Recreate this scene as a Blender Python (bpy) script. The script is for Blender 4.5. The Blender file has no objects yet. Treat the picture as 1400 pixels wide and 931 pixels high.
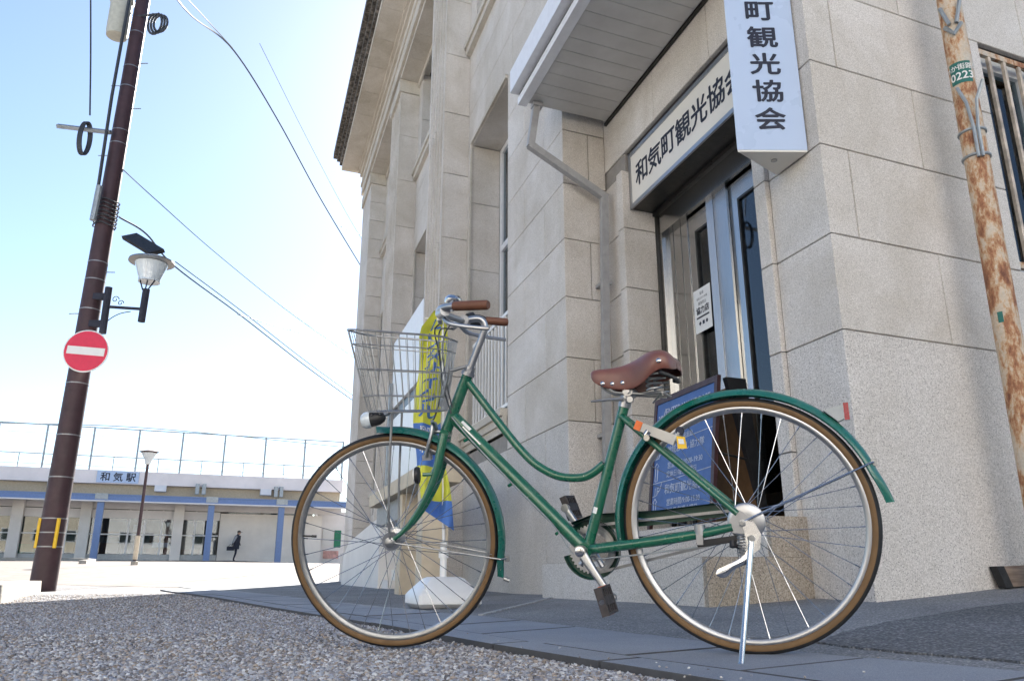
import bpy, bmesh, math, random
import numpy as np
from mathutils import Vector, Matrix
random.seed(11); rng = np.random.default_rng(11)
R = math.radians; PI = math.pi
sc = bpy.context.scene
C = sc.collection

# ------------------------------------------------------------------ camera
cam_d = bpy.data.cameras.new('camera'); cam = bpy.data.objects.new('camera', cam_d); C.objects.link(cam)
cam_d.sensor_width = 36.0; cam_d.lens = 28.03; cam_d.clip_start = .05; cam_d.clip_end = 2000
cam.location = (0, 0, .2); cam.rotation_euler = (R(90 + 16.5), 0, 0)
sc.camera = cam
# ------------------------------------------------------------------ sky, sun, exposure
SUN_EL, SUN_AZ = R(36), R(1.5)
world = bpy.data.worlds.new('World'); sc.world = world; world.use_nodes = True
wn = world.node_tree.nodes; wl = world.node_tree.links
bg = wn['Background']; sky = wn.new('ShaderNodeTexSky')
sky.sky_type = 'NISHITA'; sky.sun_disc = False; sky.sun_elevation = SUN_EL; sky.sun_rotation = SUN_AZ
sky.air_density = 1.0; sky.dust_density = .3; sky.ozone_density = 1.6
bg.inputs['Strength'].default_value = .055
wl.new(sky.outputs[0], bg.inputs['Color'])
sun_d = bpy.data.lights.new('sun', 'SUN'); sun = bpy.data.objects.new('sun', sun_d); C.objects.link(sun)
sun_d.energy = 5.0; sun_d.angle = R(.53); sun_d.color = (1, .95, .87)
sv = Vector((math.sin(SUN_AZ) * math.cos(SUN_EL), math.cos(SUN_AZ) * math.cos(SUN_EL), math.sin(SUN_EL)))
sun.rotation_euler = sv.to_track_quat('Z', 'Y').to_euler(); sun.location = sv * 60
vs = sc.view_settings; vs.view_transform = 'Standard'; vs.look = 'None'; vs.exposure = 2.08; vs.gamma = 1.0; vs.use_curve_mapping = False
sc.render.engine = 'CYCLES'
try:
    sc.cycles.use_denoising = True
    sc.cycles.max_bounces = 8; sc.cycles.transparent_max_bounces = 12
except Exception: pass

# ------------------------------------------------------------------ materials
def nmat(name):
    m = bpy.data.materials.new(name); m.use_nodes = True
    nt = m.node_tree; return m, nt, nt.nodes['Principled BSDF']
def N(nt, typ, **kw):
    n = nt.nodes.new(typ)
    for k, v in kw.items():
        if k.startswith('i_'):
            key = k[2:]; key = int(key) if key.isdigit() else key.replace('_', ' ')
            n.inputs[key].default_value = v
        else: setattr(n, k, v)
    return n
def ramp(nt, fac, stops):
    r = nt.nodes.new('ShaderNodeValToRGB'); el = r.color_ramp.elements
    while len(el) < len(stops): el.new(.5)
    for e, (p, c) in zip(el, stops):
        e.position = p; e.color = (*c, 1) if len(c) == 3 else c
    nt.links.new(fac, r.inputs[0]); return r.outputs[0]
def mixc(nt, fac, a, b, mode='MIX'):
    m = nt.nodes.new('ShaderNodeMix'); m.data_type = 'RGBA'; m.blend_type = mode
    for s, v in ((m.inputs[0], fac), (m.inputs[6], a), (m.inputs[7], b)):
        if hasattr(v, 'is_linked'): nt.links.new(v, s)
        else: s.default_value = v if not isinstance(v, tuple) else (*v, 1) if len(v) == 3 else v
    return m.outputs[2]
def noise(nt, scale, detail=3, rough=.55, vec=None, dist=0):
    n = N(nt, 'ShaderNodeTexNoise', i_Scale=scale, i_Detail=detail, i_Roughness=rough, i_Distortion=dist)
    if vec is not None: nt.links.new(vec, n.inputs['Vector'])
    return n.outputs['Fac']
def coord(nt, which='Object', scale=None):
    c = nt.nodes.new('ShaderNodeTexCoord').outputs[which]
    if scale:
        mp = nt.nodes.new('ShaderNodeMapping'); mp.inputs['Scale'].default_value = scale
        nt.links.new(c, mp.inputs[0]); return mp.outputs[0]
    return c
def bump(nt, bs, h, strength=.3, dist=.01):
    b = N(nt, 'ShaderNodeBump', i_Strength=strength, i_Distance=dist); nt.links.new(h, b.inputs['Height']); nt.links.new(b.outputs[0], bs.inputs['Normal'])
def metal(name, col, rough, brush=(60, 60, 3)):
    m, nt, bs = nmat(name); v = coord(nt, 'Object', brush)
    f = noise(nt, 1.0, 3, .5, v)
    nt.links.new(ramp(nt, f, [(.3, tuple(c * .97 for c in col)), (.7, tuple(min(1, c * 1.02) for c in col))]), bs.inputs['Base Color'])
    nt.links.new(ramp(nt, f, [(.3, (rough * .97,) * 3), (.7, (rough * 1.05,) * 3)]), bs.inputs['Roughness']); bs.inputs['Metallic'].default_value = 1; return m
def simple(name, col, rough=.5, metal=0., var=.12, nscale=14, coat=0., spec=.5, bmp=0., bscale=200):
    m, nt, bs = nmat(name)
    v = coord(nt)
    f = noise(nt, nscale, 4, .6, v)
    a = tuple(max(0, c * (1 - var)) for c in col); b = tuple(min(1, c * (1 + var)) for c in col)
    nt.links.new(ramp(nt, f, [(.3, a), (.7, b)]), bs.inputs['Base Color'])
    nt.links.new(ramp(nt, noise(nt, nscale * 2.3, 3, .6, v), [(.3, (max(0, rough - .08),) * 3), (.7, (min(1, rough + .08),) * 3)]), bs.inputs['Roughness'])
    bs.inputs['Metallic'].default_value = metal; bs.inputs['Coat Weight'].default_value = coat; bs.inputs['Coat Roughness'].default_value = .08
    bs.inputs['Specular IOR Level'].default_value = spec
    if bmp: bump(nt, bs, noise(nt, bscale, 3, .6, v), bmp, .002)
    return m
def stone(name, dark, mid, light, grain, specks=None, stain=.25, bmp=.35, rough=.85):
    m, nt, bs = nmat(name); v = coord(nt)
    g = noise(nt, grain, 3, .75, v)
    col = ramp(nt, g, [(.34, dark), (.5, mid), (.66, light)])
    oi = N(nt, 'ShaderNodeObjectInfo'); rnd = oi.outputs['Random']
    tint = ramp(nt, rnd, [(0, (.93, .92, .90)), (.5, (1, .985, .97)), (1, (1.0, 1.0, 1.0))])
    col = mixc(nt, 1.0, col, tint, 'MULTIPLY')
    big = noise(nt, 1.3, 5, .62, v, .6)
    st = ramp(nt, big, [(.35, (1, 1, 1)), (.75, (1 - stain, 1 - stain * 1.1, 1 - stain * 1.3))])
    col = mixc(nt, .8, col, st, 'MULTIPLY')
    vz = coord(nt, 'Object', (9, 9, .7))
    drip = ramp(nt, noise(nt, 1.0, 4, .6, vz), [(.5, (1, 1, 1)), (.8, (.84, .81, .77))])
    col = mixc(nt, .35, col, drip, 'MULTIPLY')
    if specks:
        sp = N(nt, 'ShaderNodeTexVoronoi', i_Scale=specks[0]); nt.links.new(v, sp.inputs['Vector'])
        k = ramp(nt, sp.outputs['Distance'], [(.0, (1, 1, 1)), (specks[1], (1, 1, 1)), (specks[1] + .05, (0, 0, 0))])
        rr = N(nt, 'ShaderNodeSeparateColor'); nt.links.new(sp.outputs['Color'], rr.inputs[0])
        sel = ramp(nt, rr.outputs[0], [(.62, (0, 0, 0)), (.66, (1, 1, 1))])
        kk = mixc(nt, 1.0, k, sel, 'MULTIPLY')
        col = mixc(nt, kk, col, specks[2])
    nt.links.new(col, bs.inputs['Base Color']); bs.inputs['Roughness'].default_value = rough
    bump(nt, bs, g, bmp, .004); return m
M = {}
M['stone'] = stone('facade_stone', (.46, .435, .41), (.645, .62, .595), (.81, .785, .76), 150, (110, .2, (.30, .28, .26)), .33)
M['granite'] = stone('plinth_granite', (.44, .42, .40), (.62, .60, .585), (.80, .78, .76), 120, (115, .27, (.21, .205, .20)), .2)
M['step'] = stone('step_granite', (.23, .20, .17), (.41, .37, .325), (.58, .54, .485), 110, (100, .28, (.11, .10, .09)), .45)
M['gap'] = simple('joint_sand', (.075, .075, .08), .95)
M['mortar'] = simple('mortar', (.27, .255, .24), .95)
M['trim'] = stone('trim_stone', (.40, .375, .335), (.60, .57, .52), (.74, .71, .655), 130, None, .35)
M['cream'] = simple('cream_concrete', (.60, .52, .40), .85, var=.14, nscale=5, bmp=.3)
M['weather'] = stone('weathered_stone', (.03, .03, .03), (.11, .105, .10), (.30, .28, .26), 9, None, .6)
M['soffit'] = simple('soffit_metal', (.52, .52, .51), .45, .1, var=.10, nscale=3)
M['fascia'] = simple('white_fascia', (.74, .76, .80), .4, 0, var=.05)
M['steel'] = metal('stainless_steel', (.47, .47, .465), .17)
M['bright_steel'] = metal('bright_steel', (.62, .64, .67), .26)
M['dark_steel'] = simple('dark_bronze', (.045, .044, .042), .35, .6, var=.2)
M['alu'] = metal('aluminium', (.43, .44, .46), .36)
M['chrome'] = metal('chrome', (.56, .57, .59), .16)
M['dull_metal'] = simple('dull_metal', (.34, .345, .35), .42, .85, var=.14)
M['pipe'] = simple('grey_downpipe', (.34, .34, .345), .5, .1, var=.12)
def chipped(name, col):
    m = simple(name, col, .3, 0, var=.08, nscale=6, coat=.7); nt = m.node_tree; bs = nt.nodes['Principled BSDF']; v = coord(nt)
    src = bs.inputs['Base Color'].links[0].from_socket
    dust = ramp(nt, noise(nt, 26, 6, .7, v), [(.52, (0, 0, 0)), (.8, (.30, .30, .30))]); c1 = mixc(nt, dust, src, (.20, .20, .18))
    ch = ramp(nt, noise(nt, 130, 2, .5, v), [(.74, (0, 0, 0)), (.76, (1, 1, 1))]); nt.links.new(mixc(nt, ch, c1, (.42, .44, .42)), bs.inputs['Base Color']); return m
M['green'] = chipped('green_paint', (.009, .112, .062))
M['green_plain'] = simple('green_paint', (.009, .112, .062), .3, 0, var=.07, nscale=6, coat=.8)
M['green_shaded'] = simple('shaded_green_paint', (.005, .052, .030), .35, 0, var=.1, nscale=6, coat=.6)  # frame green darkened: the chain guard's shade is put into its colour
M['green2'] = chipped('teal_green_paint', (.010, .13, .098))
M['black'] = simple('black_plastic', (.018, .018, .02), .5, 0, var=.3)
M['pedal'] = simple('worn_pedal', (.040, .034, .036), .6, 0, var=.4, nscale=40)
M['rubber'] = simple('black_rubber', (.014, .015, .017), .72, 0, var=.3, bmp=.4, bscale=300)
M['tan'] = simple('tan_sidewall', (.155, .088, .036), .68, 0, var=.12, nscale=20)
M['white'] = simple('white_plastic', (.78, .78, .77), .4, 0, var=.04)
M['white_wall'] = simple('white_render', (.78, .75, .71), .85, 0, var=.06, nscale=1.5)
M['wire'] = simple('dark_wire', (.05, .055, .065), .6, .2)
M['red'] = simple('red_reflector', (.30, .014, .022), .25, 0, coat=.6)
M['signred'] = simple('sign_red', (.70, .012, .07), .4, 0, var=.05)
M['yellow'] = simple('yellow_plastic', (.80, .50, .015), .45, 0, var=.08)
M['orange'] = simple('orange_plastic', (.75, .16, .03), .45)
M['navy'] = simple('navy_print', (.012, .016, .035), .6, var=.15)
M['blue_paint'] = simple('station_blue', (.15, .24, .46), .5, 0, var=.1)
M['station_white'] = simple('station_white', (.76, .74, .74), .8, 0, var=.07, nscale=1.2)
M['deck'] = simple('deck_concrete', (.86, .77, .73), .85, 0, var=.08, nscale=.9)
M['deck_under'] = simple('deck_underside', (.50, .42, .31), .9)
M['pole'] = simple('brown_pole', (.050, .023, .028), .55, .0, var=.2, nscale=5)
M['band'] = simple('steel_band', (.30, .30, .31), .45, .8)
M['galv'] = simple('galvanised', (.33, .36, .38), .5, .6, var=.15)
M['beige'] = simple('transformer_paint', (.46, .45, .39), .5)
M['kerb'] = stone('kerb_concrete', (.30, .28, .25), (.44, .41, .37), (.55, .52, .47), 60, None, .3)
M['chalk'] = simple('chalk_white', (.50, .55, .66), .95, 0, var=.25)
M['board'] = simple('blue_chalkboard', (.055, .125, .34), .55, 0, var=.14, nscale=7)
M['wood_dark'] = simple('dark_wood', (.045, .018, .020), .5, 0, var=.3, nscale=9)
M['card'] = simple('brown_board', (.20, .115, .055), .8, 0, var=.15)
M['signface'] = simple('sign_face_cream', (.72, .69, .63), .35, 0, var=.04, nscale=2)
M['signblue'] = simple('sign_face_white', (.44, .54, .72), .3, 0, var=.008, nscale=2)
M['paper'] = simple('paper', (.74, .74, .73), .8, 0, var=.03)
M['flagyellow'] = simple('flag_yellow', (.60, .61, .07), .85, 0, var=.06)
M['flagblue'] = simple('flag_blue', (.075, .18, .50), .85, 0, var=.06)
M['plate_green'] = simple('plate_green', (.012, .13, .11), .5, 0, var=.15)
M['skin'] = simple('skin', (.48, .30, .22), .6)
M['cloth_dark'] = simple('dark_cloth', (.030, .033, .050), .9, 0, var=.25)
M['cloth_grey'] = simple('grey_cloth', (.30, .32, .36), .9, 0, var=.15)
M['pink'] = simple('faded_pink_print', (.62, .36, .33), .7, 0, var=.3, nscale=4)
M['grille'] = simple('flaking_grille_paint', (.50, .43, .36), .7, 0, var=.45, nscale=9)
M['poster_green'] = simple('poster_green', (.02, .20, .11), .6)
M['interior'] = simple('interior', (.16, .15, .135), .9, 0, var=.4, nscale=1.0)
M['brownwood'] = simple('station_wood', (.17, .075, .035), .7, 0, var=.3, nscale=3)
def m_leather():
    m, nt, bs = nmat('brown_leather'); v = coord(nt)
    nt.links.new(ramp(nt, noise(nt, 9, 5, .6, v), [(.25, (.13, .048, .036)), (.75, (.22, .085, .063))]), bs.inputs['Base Color'])
    bs.inputs['Roughness'].default_value = .36; bs.inputs['Coat Weight'].default_value = .25; bs.inputs['Coat Roughness'].default_value = .3
    bump(nt, bs, noise(nt, 420, 2, .5, v), .15, .001); return m
M['leather'] = m_leather()
def m_grip():
    m, nt, bs = nmat('brown_grip'); v = coord(nt)
    nt.links.new(ramp(nt, noise(nt, 30, 4, .6, v), [(.25, (.10, .036, .018)), (.75, (.17, .066, .034))]), bs.inputs['Base Color'])
    bs.inputs['Roughness'].default_value = .55; bump(nt, bs, noise(nt, 300, 2, .5, v), .2, .001); return m
M['grip'] = m_grip()
def m_glass(name, tint=(.72, .76, .78), rough=.02):
    m, nt, bs = nmat(name)
    for n in list(nt.nodes):
        if n.type == 'BSDF_PRINCIPLED': nt.nodes.remove(n)
    out = nt.nodes['Material Output']
    tr = N(nt, 'ShaderNodeBsdfTransparent'); tr.inputs[0].default_value = (*tint, 1)
    gl = N(nt, 'ShaderNodeBsdfGlossy'); gl.inputs['Roughness'].default_value = rough; gl.inputs[0].default_value = (.9, .95, 1, 1)
    fr = N(nt, 'ShaderNodeFresnel', i_IOR=1.6); mx = N(nt, 'ShaderNodeMixShader')
    nt.links.new(fr.outputs[0], mx.inputs[0]); nt.links.new(tr.outputs[0], mx.inputs[1]); nt.links.new(gl.outputs[0], mx.inputs[2]); nt.links.new(mx.outputs[0], out.inputs[0])
    return m
M['glass'] = m_glass('glass')
M['glass_dark'] = m_glass('tinted_glass', (.33, .40, .42))
M['lens'] = simple('lamp_lens', (.60, .66, .70), .12, 0, var=.05, coat=.6)
def m_rust():
    m, nt, bs = nmat('rusty_paint'); v = coord(nt, 'Object', (16, 16, 6))
    f = noise(nt, 1.3, 8, .72, v, .0); c2 = coord(nt)
    big = noise(nt, 2.2, 3, .5, c2)
    add = N(nt, 'ShaderNodeMath', operation='ADD'); nt.links.new(f, add.inputs[0])
    mu = N(nt, 'ShaderNodeMath', operation='MULTIPLY'); nt.links.new(big, mu.inputs[0]); mu.inputs[1].default_value = .55; nt.links.new(mu.outputs[0], add.inputs[1])
    col = ramp(nt, add.outputs[0], [(.58, (.56, .52, .46)), (.73, (.60, .50, .39)), (.79, (.52, .33, .19)), (.85, (.36, .16, .08)), (.96, (.17, .07, .045))])
    fine = ramp(nt, noise(nt, 70, 4, .7, c2), [(.35, (.8, .78, .75)), (.65, (1, 1, 1))])
    nt.links.new(mixc(nt, 1.0, col, fine, 'MULTIPLY'), bs.inputs['Base Color']); bs.inputs['Roughness'].default_value = .75
    bump(nt, bs, f, .5, .004); return m
M['rust'] = m_rust()
def m_oldwood():
    m, nt, bs = nmat('weathered_plank'); v = coord(nt, 'Object', (5, 5, 60))
    f = noise(nt, 1.0, 6, .6, v, .4)
    nt.links.new(ramp(nt, f, [(.3, (.14, .10, .075)), (.7, (.33, .26, .21))]), bs.inputs['Base Color']); bs.inputs['Roughness'].default_value = .9; return m
M['oldwood'] = m_oldwood()
def m_aggregate(name, scale, dark, tones, bmp=.8, rough=.9, patch=.3):
    m, nt, bs = nmat(name); v = coord(nt)
    vo = N(nt, 'ShaderNodeTexVoronoi', i_Scale=scale); nt.links.new(v, vo.inputs['Vector'])
    s = N(nt, 'ShaderNodeSeparateColor'); nt.links.new(vo.outputs['Color'], s.inputs[0])
    col = ramp(nt, s.outputs[0], [(i / (len(tones) - 1), t) for i, t in enumerate(tones)])
    edge = ramp(nt, vo.outputs['Distance'], [(.25, (1, 1, 1)), (.62, dark)])
    col = mixc(nt, 1.0, col, edge, 'MULTIPLY')
    big = ramp(nt, noise(nt, 1.1, 5, .6, v, .5), [(.35, (1 - patch,) * 3), (.65, (1, 1, 1))])
    nt.links.new(mixc(nt, 1.0, col, big, 'MULTIPLY'), bs.inputs['Base Color']); bs.inputs['Roughness'].default_value = rough
    inv = N(nt, 'ShaderNodeMath', operation='SUBTRACT'); inv.inputs[0].default_value = 1; nt.links.new(vo.outputs['Distance'], inv.inputs[1])
    bump(nt, bs, inv.outputs[0], bmp, .006); return m
TON = [(.09, .09, .10), (.24, .19, .14), (.20, .21, .24), (.38, .30, .22), (.28, .29, .32), (.50, .47, .43), (.13, .115, .11), (.36, .37, .40), (.60, .59, .57), (.17, .18, .21)]
TON = [tuple(min(.75, c * k) for c, k in zip(t_, (1.15, 1.16, 1.2))) for t_ in TON]
M['ground'] = m_aggregate('exposed_aggregate', 95, (.3, .3, .3), TON)
M['asphalt'] = m_aggregate('old_asphalt', 150, (.68, .68, .68), [(.22, .23, .25), (.29, .30, .32), (.36, .37, .39), (.46, .465, .47), (.26, .27, .29), (.64, .64, .64)], 1.0)
M['asphalt_dark'] = m_aggregate('asphalt_patch', 120, (.55, .55, .55), [(.11, .12, .14), (.16, .17, .19), (.22, .23, .25), (.18, .19, .21), (.44, .44, .45), (.13, .14, .155)], 1.0)
M['plaza'] = m_aggregate('plaza_paving', 6, (.85, .85, .85), [(.135, .112, .094), (.18, .15, .127), (.155, .129, .109), (.205, .172, .147)], .1, .9, .12)
M['slab'] = m_aggregate('grey_paving_slab', 420, (.7, .7, .7), [(.35, .38, .44), (.41, .44, .50), (.46, .485, .54), (.38, .405, .465)], .35, .8, .25)
M['line'] = simple('worn_white_line', (.36, .37, .385), .85, 0, var=.35, nscale=30)
def m_pebble():
    m, nt, bs = nmat('pebbles'); g = N(nt, 'ShaderNodeNewGeometry')
    col = ramp(nt, g.outputs['Random Per Island'], [(i / (len(TON) - 1), tuple(c * 1.05 for c in t)) for i, t in enumerate(TON)])
    nt.links.new(col, bs.inputs['Base Color']); bs.inputs['Roughness'].default_value = .8; return m
M['pebble'] = m_pebble()

# ------------------------------------------------------------------ mesh helpers
ORG = {}
def link_mesh(name, V, F, mat, parent=None, smooth=False, mats=None, midx=None, recalc=True):
    """V in the root's own space for transformed roots, in world space for roots that only sit somewhere."""
    org = Vector((0, 0, 0)) if parent is None else ORG.get(parent.name, Vector((0, 0, 0)))
    me = bpy.data.meshes.new(name)
    me.from_pydata([tuple(Vector(v) - org) for v in V], [], F)
    for mm in (mats or [mat]): me.materials.append(M[mm] if isinstance(mm, str) else mm)
    if midx: me.polygons.foreach_set('material_index', midx)
    if recalc:
        bm = bmesh.new(); bm.from_mesh(me); bmesh.ops.recalc_face_normals(bm, faces=bm.faces); bm.to_mesh(me); bm.free()
    if smooth:
        me.polygons.foreach_set('use_smooth', [True] * len(me.polygons))
        try: me.set_sharp_from_angle(angle=R(38))
        except Exception: pass
    o = bpy.data.objects.new(name, me); C.objects.link(o)
    if parent is not None:
        o.parent = parent; ORG[o.name] = org
    return o
def tag(o, label, cat, group=None):
    o['label'] = label; o['category'] = cat
    if group: o['group'] = group
    return o
def structure(o): o['kind'] = 'structure'; return o
def root(name, loc, label, cat, group=None):
    o = bpy.data.objects.new(name, None); C.objects.link(o); o.location = loc; o.empty_display_size = .2
    ORG[o.name] = Vector(loc); return tag(o, label, cat, group)
def rebase(o):
    """move a top-level mesh's origin to its base"""
    vs_ = np.array([v.co[:] for v in o.data.vertices]); lo = vs_.min(0); hi = vs_.max(0)
    b = Vector(((lo[0] + hi[0]) / 2, (lo[1] + hi[1]) / 2, lo[2]))
    o.data.transform(Matrix.Translation(-b)); o.location = b; return o
class G:
    def __init__(s): s.V = []; s.F = []; s.mi = []; s.cur = 0
    def add(s, V, F):
        b = len(s.V); s.V += [tuple(v) for v in V]; s.F += [tuple(i + b for i in f) for f in F]; s.mi += [s.cur] * len(F); return s
    def hexa(s, p):
        return s.add(p, [(0, 3, 2, 1), (4, 5, 6, 7), (0, 1, 5, 4), (1, 2, 6, 5), (2, 3, 7, 6), (3, 0, 4, 7)])
    def box(s, a, b, f=None):
        x0, y0, z0 = a; x1, y1, z1 = b
        p = [(x0, y0, z0), (x1, y0, z0), (x1, y1, z0), (x0, y1, z0), (x0, y0, z1), (x1, y0, z1), (x1, y1, z1), (x0, y1, z1)]
        return s.hexa([f(*q) for q in p] if f else p)
    def tube(s, pts, r, n=10, closed=False, caps=True):
        P = [Vector(p) for p in pts]; m = len(P)
        rs = [r] * m if not isinstance(r, (list, tuple)) else list(r)
        T = []
        for i in range(m):
            if closed: t = P[(i + 1) % m] - P[i - 1]
            else: t = P[min(i + 1, m - 1)] - P[max(i - 1, 0)]
            T.append(t.normalized() if t.length > 1e-9 else Vector((0, 0, 1)))
        a = Vector((0, 0, 1)) if abs(T[0].z) < .9 else Vector((1, 0, 0))
        u = (a - T[0] * a.dot(T[0])).normalized(); V = []
        for i in range(m):
            u = (u - T[i] * u.dot(T[i])).normalized(); w = T[i].cross(u)
            for k in range(n):
                an = 2 * PI * k / n; V.append(P[i] + (u * math.cos(an) + w * math.sin(an)) * rs[i])
        F = []
        for i in range(m if closed else m - 1):
            j = (i + 1) % m
            for k in range(n): F.append((i * n + k, i * n + (k + 1) % n, j * n + (k + 1) % n, j * n + k))
        if caps and not closed: F += [tuple(range(n - 1, -1, -1)), tuple((m - 1) * n + k for k in range(n))]
        return s.add(V, F)
    def lathe(s, prof, c, ax, n=24, closed=False, f=None):
        """prof: (radius, height along ax)"""
        c = Vector(c); ax = Vector(ax).normalized(); a = Vector((0, 0, 1)) if abs(ax.z) < .9 else Vector((1, 0, 0))
        u = (a - ax * a.dot(ax)).normalized(); w = ax.cross(u); V = []
        for r, h in prof:
            for k in range(n):
                an = 2 * PI * k / n; V.append(c + ax * h + (u * math.cos(an) + w * math.sin(an)) * r)
        m = len(prof); F = []
        for i in range(m if closed else m - 1):
            j = (i + 1) % m
            for k in range(n): F.append((i * n + k, i * n + (k + 1) % n, j * n + (k + 1) % n, j * n + k))
        if not closed: F += [tuple(range(n - 1, -1, -1)), tuple((m - 1) * n + k for k in range(n))]
        return s.add(V, F)
    def prism(s, poly, d):
        """poly: 3-D points of a planar outline, d: extrusion vector"""
        n = len(poly); d = Vector(d); V = [Vector(p) for p in poly] + [Vector(p) + d for p in poly]
        F = [tuple(range(n - 1, -1, -1)), tuple(range(n, 2 * n))] + [(i, (i + 1) % n, n + (i + 1) % n, n + i) for i in range(n)]
        return s.add(V, F)
    def grid(s, rows):
        n = len(rows[0]); V = [p for r in rows for p in r]
        return s.add(V, [(i * n + k, i * n + k + 1, (i + 1) * n + k + 1, (i + 1) * n + k) for i in range(len(rows) - 1) for k in range(n - 1)])
    def apply(s, f): s.V = [tuple(f(v)) for v in s.V]; return s
    def out(s, name, mat, parent=None, smooth=False, mats=None, recalc=True):
        return link_mesh(name, s.V, s.F, mat, parent, smooth, mats, s.mi if mats else None, recalc)
def bez(p, n=24):
    """Catmull-Rom through the points"""
    P = [Vector(q) for q in p]; P = [P[0] * 2 - P[1]] + P + [P[-1] * 2 - P[-2]]; out = []
    m = len(P) - 3
    for i in range(m):
        a, b, c, d = P[i:i + 4]; k = max(2, n // m)
        for j in range(k):
            t = j / k; out.append(.5 * ((2 * b) + (c - a) * t + (2 * a - 5 * b + 4 * c - d) * t * t + (3 * b - a - 3 * c + d) * t ** 3))
    out.append(P[-2]); return out
def glyphs(body, size, bold=0.):
    """flat mesh of one line of lettering, centred on its box: (verts2d, faces, width)"""
    cu = bpy.data.curves.new('lettering', 'FONT'); cu.body = body; cu.size = size; cu.offset = bold * size; cu.resolution_u = 3
    cu.fill_mode = 'FRONT' if hasattr(cu, 'fill_mode') else cu.fill_mode
    o = bpy.data.objects.new('lettering', cu); C.objects.link(o)
    dg = bpy.context.evaluated_depsgraph_get(); me = bpy.data.meshes.new_from_object(o.evaluated_get(dg))
    V = [(v.co.x, v.co.y) for v in me.vertices]; F = [tuple(p.vertices) for p in me.polygons]
    bpy.data.objects.remove(o); bpy.data.curves.remove(cu); bpy.data.meshes.remove(me)
    if not V: return [], [], 0
    xs = [v[0] for v in V]; ys = [v[1] for v in V]; cx = (min(xs) + max(xs)) / 2; cy = (min(ys) + max(ys)) / 2
    return [(x - cx, y - cy) for x, y in V], F, max(xs) - min(xs)
def lettering(items, org, ex, ey, mat, parent, name='lettering', warp=None):
    """items: (text, size, x, y, bold, sx) placed on the plane org + x ex + y ey"""
    org, ex, ey = Vector(org), Vector(ex), Vector(ey); g = G()
    for it in items:
        body, size, x, y = it[:4]; bold = it[4] if len(it) > 4 else 0; sx = it[5] if len(it) > 5 else 1; sy = it[6] if len(it) > 6 else 1
        V, F, w = glyphs(body, size)
        if not V: continue
        sh = [(0, 0)] if not bold else [(0, 0), (1, .2), (-1, -.2), (.2, 1), (-.2, -1), (.7, .7), (-.7, .7)]
        nz = ex.cross(ey).normalized()
        for k, (da, db) in enumerate(sh):
            pts = [(x + (a + da * bold * size) * sx, y + (b + db * bold * size) * sy) for a, b in V]
            g.add([(warp(a, b) + Vector((0, -.0002 * k, 0))) if warp else org + ex * a + ey * b + nz * (.00012 * k) for a, b in pts], F)
    return g.out(name, mat, parent, recalc=False)

# ------------------------------------------------------------------ place frame of the corner building
K = Vector((1.715, 3.944, 0)); a1, a2 = R(17.9), R(22.3)
D1 = Vector((-math.sin(a1), math.cos(a1), 0)); D2 = Vector((math.cos(a2), math.sin(a2), 0)); UPV = Vector((0, 0, 1))
def P(u, v, z): return K + D1 * u + D2 * v + UPV * z
# ------------------------------------------------------------------ ground
ctrl = [(.66, 2.3, -.020), (.56, 2.09, -.020), (-.38, 2.74, -.030), (0, 0, -.03), (0, -4, -.03), (-3, 2, -.03), (-6, -2, -.03), (-2, 4.5, -.02), (-4, 6.5, -.01), (.42, 1.7, -.03), (3, -2, .05),
        (-6.75, 12, 0), (-4.5, 12, .02), (-12.3, 27, .5), (-5, 22, .3), (-20, 30, .6), (-26, 41, .95), (-15.4, 46, 1.0), (-11, 47, .84), (-30, 20, .4), (0, 60, 1.0), (-40, 60, 1.1), (-60, 0, .2), (40, 60, 1.), (60, 0, .6), (-40, -40, 0), (40, -40, .2), (-60, 60, 1.1), (0, -60, 0), (300, 300, 1), (-300, 300, 1.2), (-300, -300, 0), (300, -300, 0)]
for u, v, z in ((0, 0, .076), (0, .486, .108), (0, 1.018, .147), (0, 3, .25), (.44, -.67, .047), (2.63, -.66, .041), (3.42, -.43, .047), (4.28, -.43, .04), (7, -.8, .05), (11, -.8, .06), (15.5, -.8, .1), (5, 4, .2), (14, 6, .3), (-1.3, 1.9, .12), (2.2, -1.6, .005), (5, -1.6, .03)):
    q = P(u, v, 0); ctrl.append((q.x, q.y, z))
ctrl = np.array(ctrl); CX = ctrl[:, :2]
Phi = np.sqrt(((CX[:, None] - CX[None]) ** 2).sum(-1) + .04)
n_ = len(ctrl); A_ = np.zeros((n_ + 3, n_ + 3)); A_[:n_, :n_] = Phi; A_[:n_, n_] = 1; A_[:n_, n_ + 1:] = CX; A_[n_, :n_] = 1; A_[n_ + 1:, :n_] = CX.T
Wt = np.linalg.solve(A_, np.concatenate([ctrl[:, 2], np.zeros(3)]))
def ground_z(x, y):
    x = np.asarray(x, float); y = np.asarray(y, float); sh = x.shape
    q = np.stack([x.ravel(), y.ravel()], 1); o = np.zeros(len(q))
    for s in range(0, len(q), 20000):
        b = q[s:s + 20000]; o[s:s + 20000] = np.sqrt(((b[:, None] - CX[None]) ** 2).sum(-1) + .04) @ Wt[:n_] + Wt[n_] + b @ Wt[n_ + 1:]
    return o.reshape(sh)
def gz(x, y): return float(ground_z(np.array([x]), np.array([y]))[0])
def onground(x, y, dz=0): return Vector((x, y, gz(x, y) + dz))
t = np.linspace(-1, 1, 241); gx = 1.1 * np.sinh(6.6 * t) ; gy = 3.5 + 1.1 * np.sinh(6.6 * t)
XX, YY = np.meshgrid(gx, gy, indexing='ij'); ZZ = ground_z(XX, YY)
ng = len(t); idx = np.arange(ng * ng).reshape(ng, ng)
Fq = np.stack([idx[:-1, :-1], idx[1:, :-1], idx[1:, 1:], idx[:-1, 1:]], -1).reshape(-1, 4)
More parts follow.
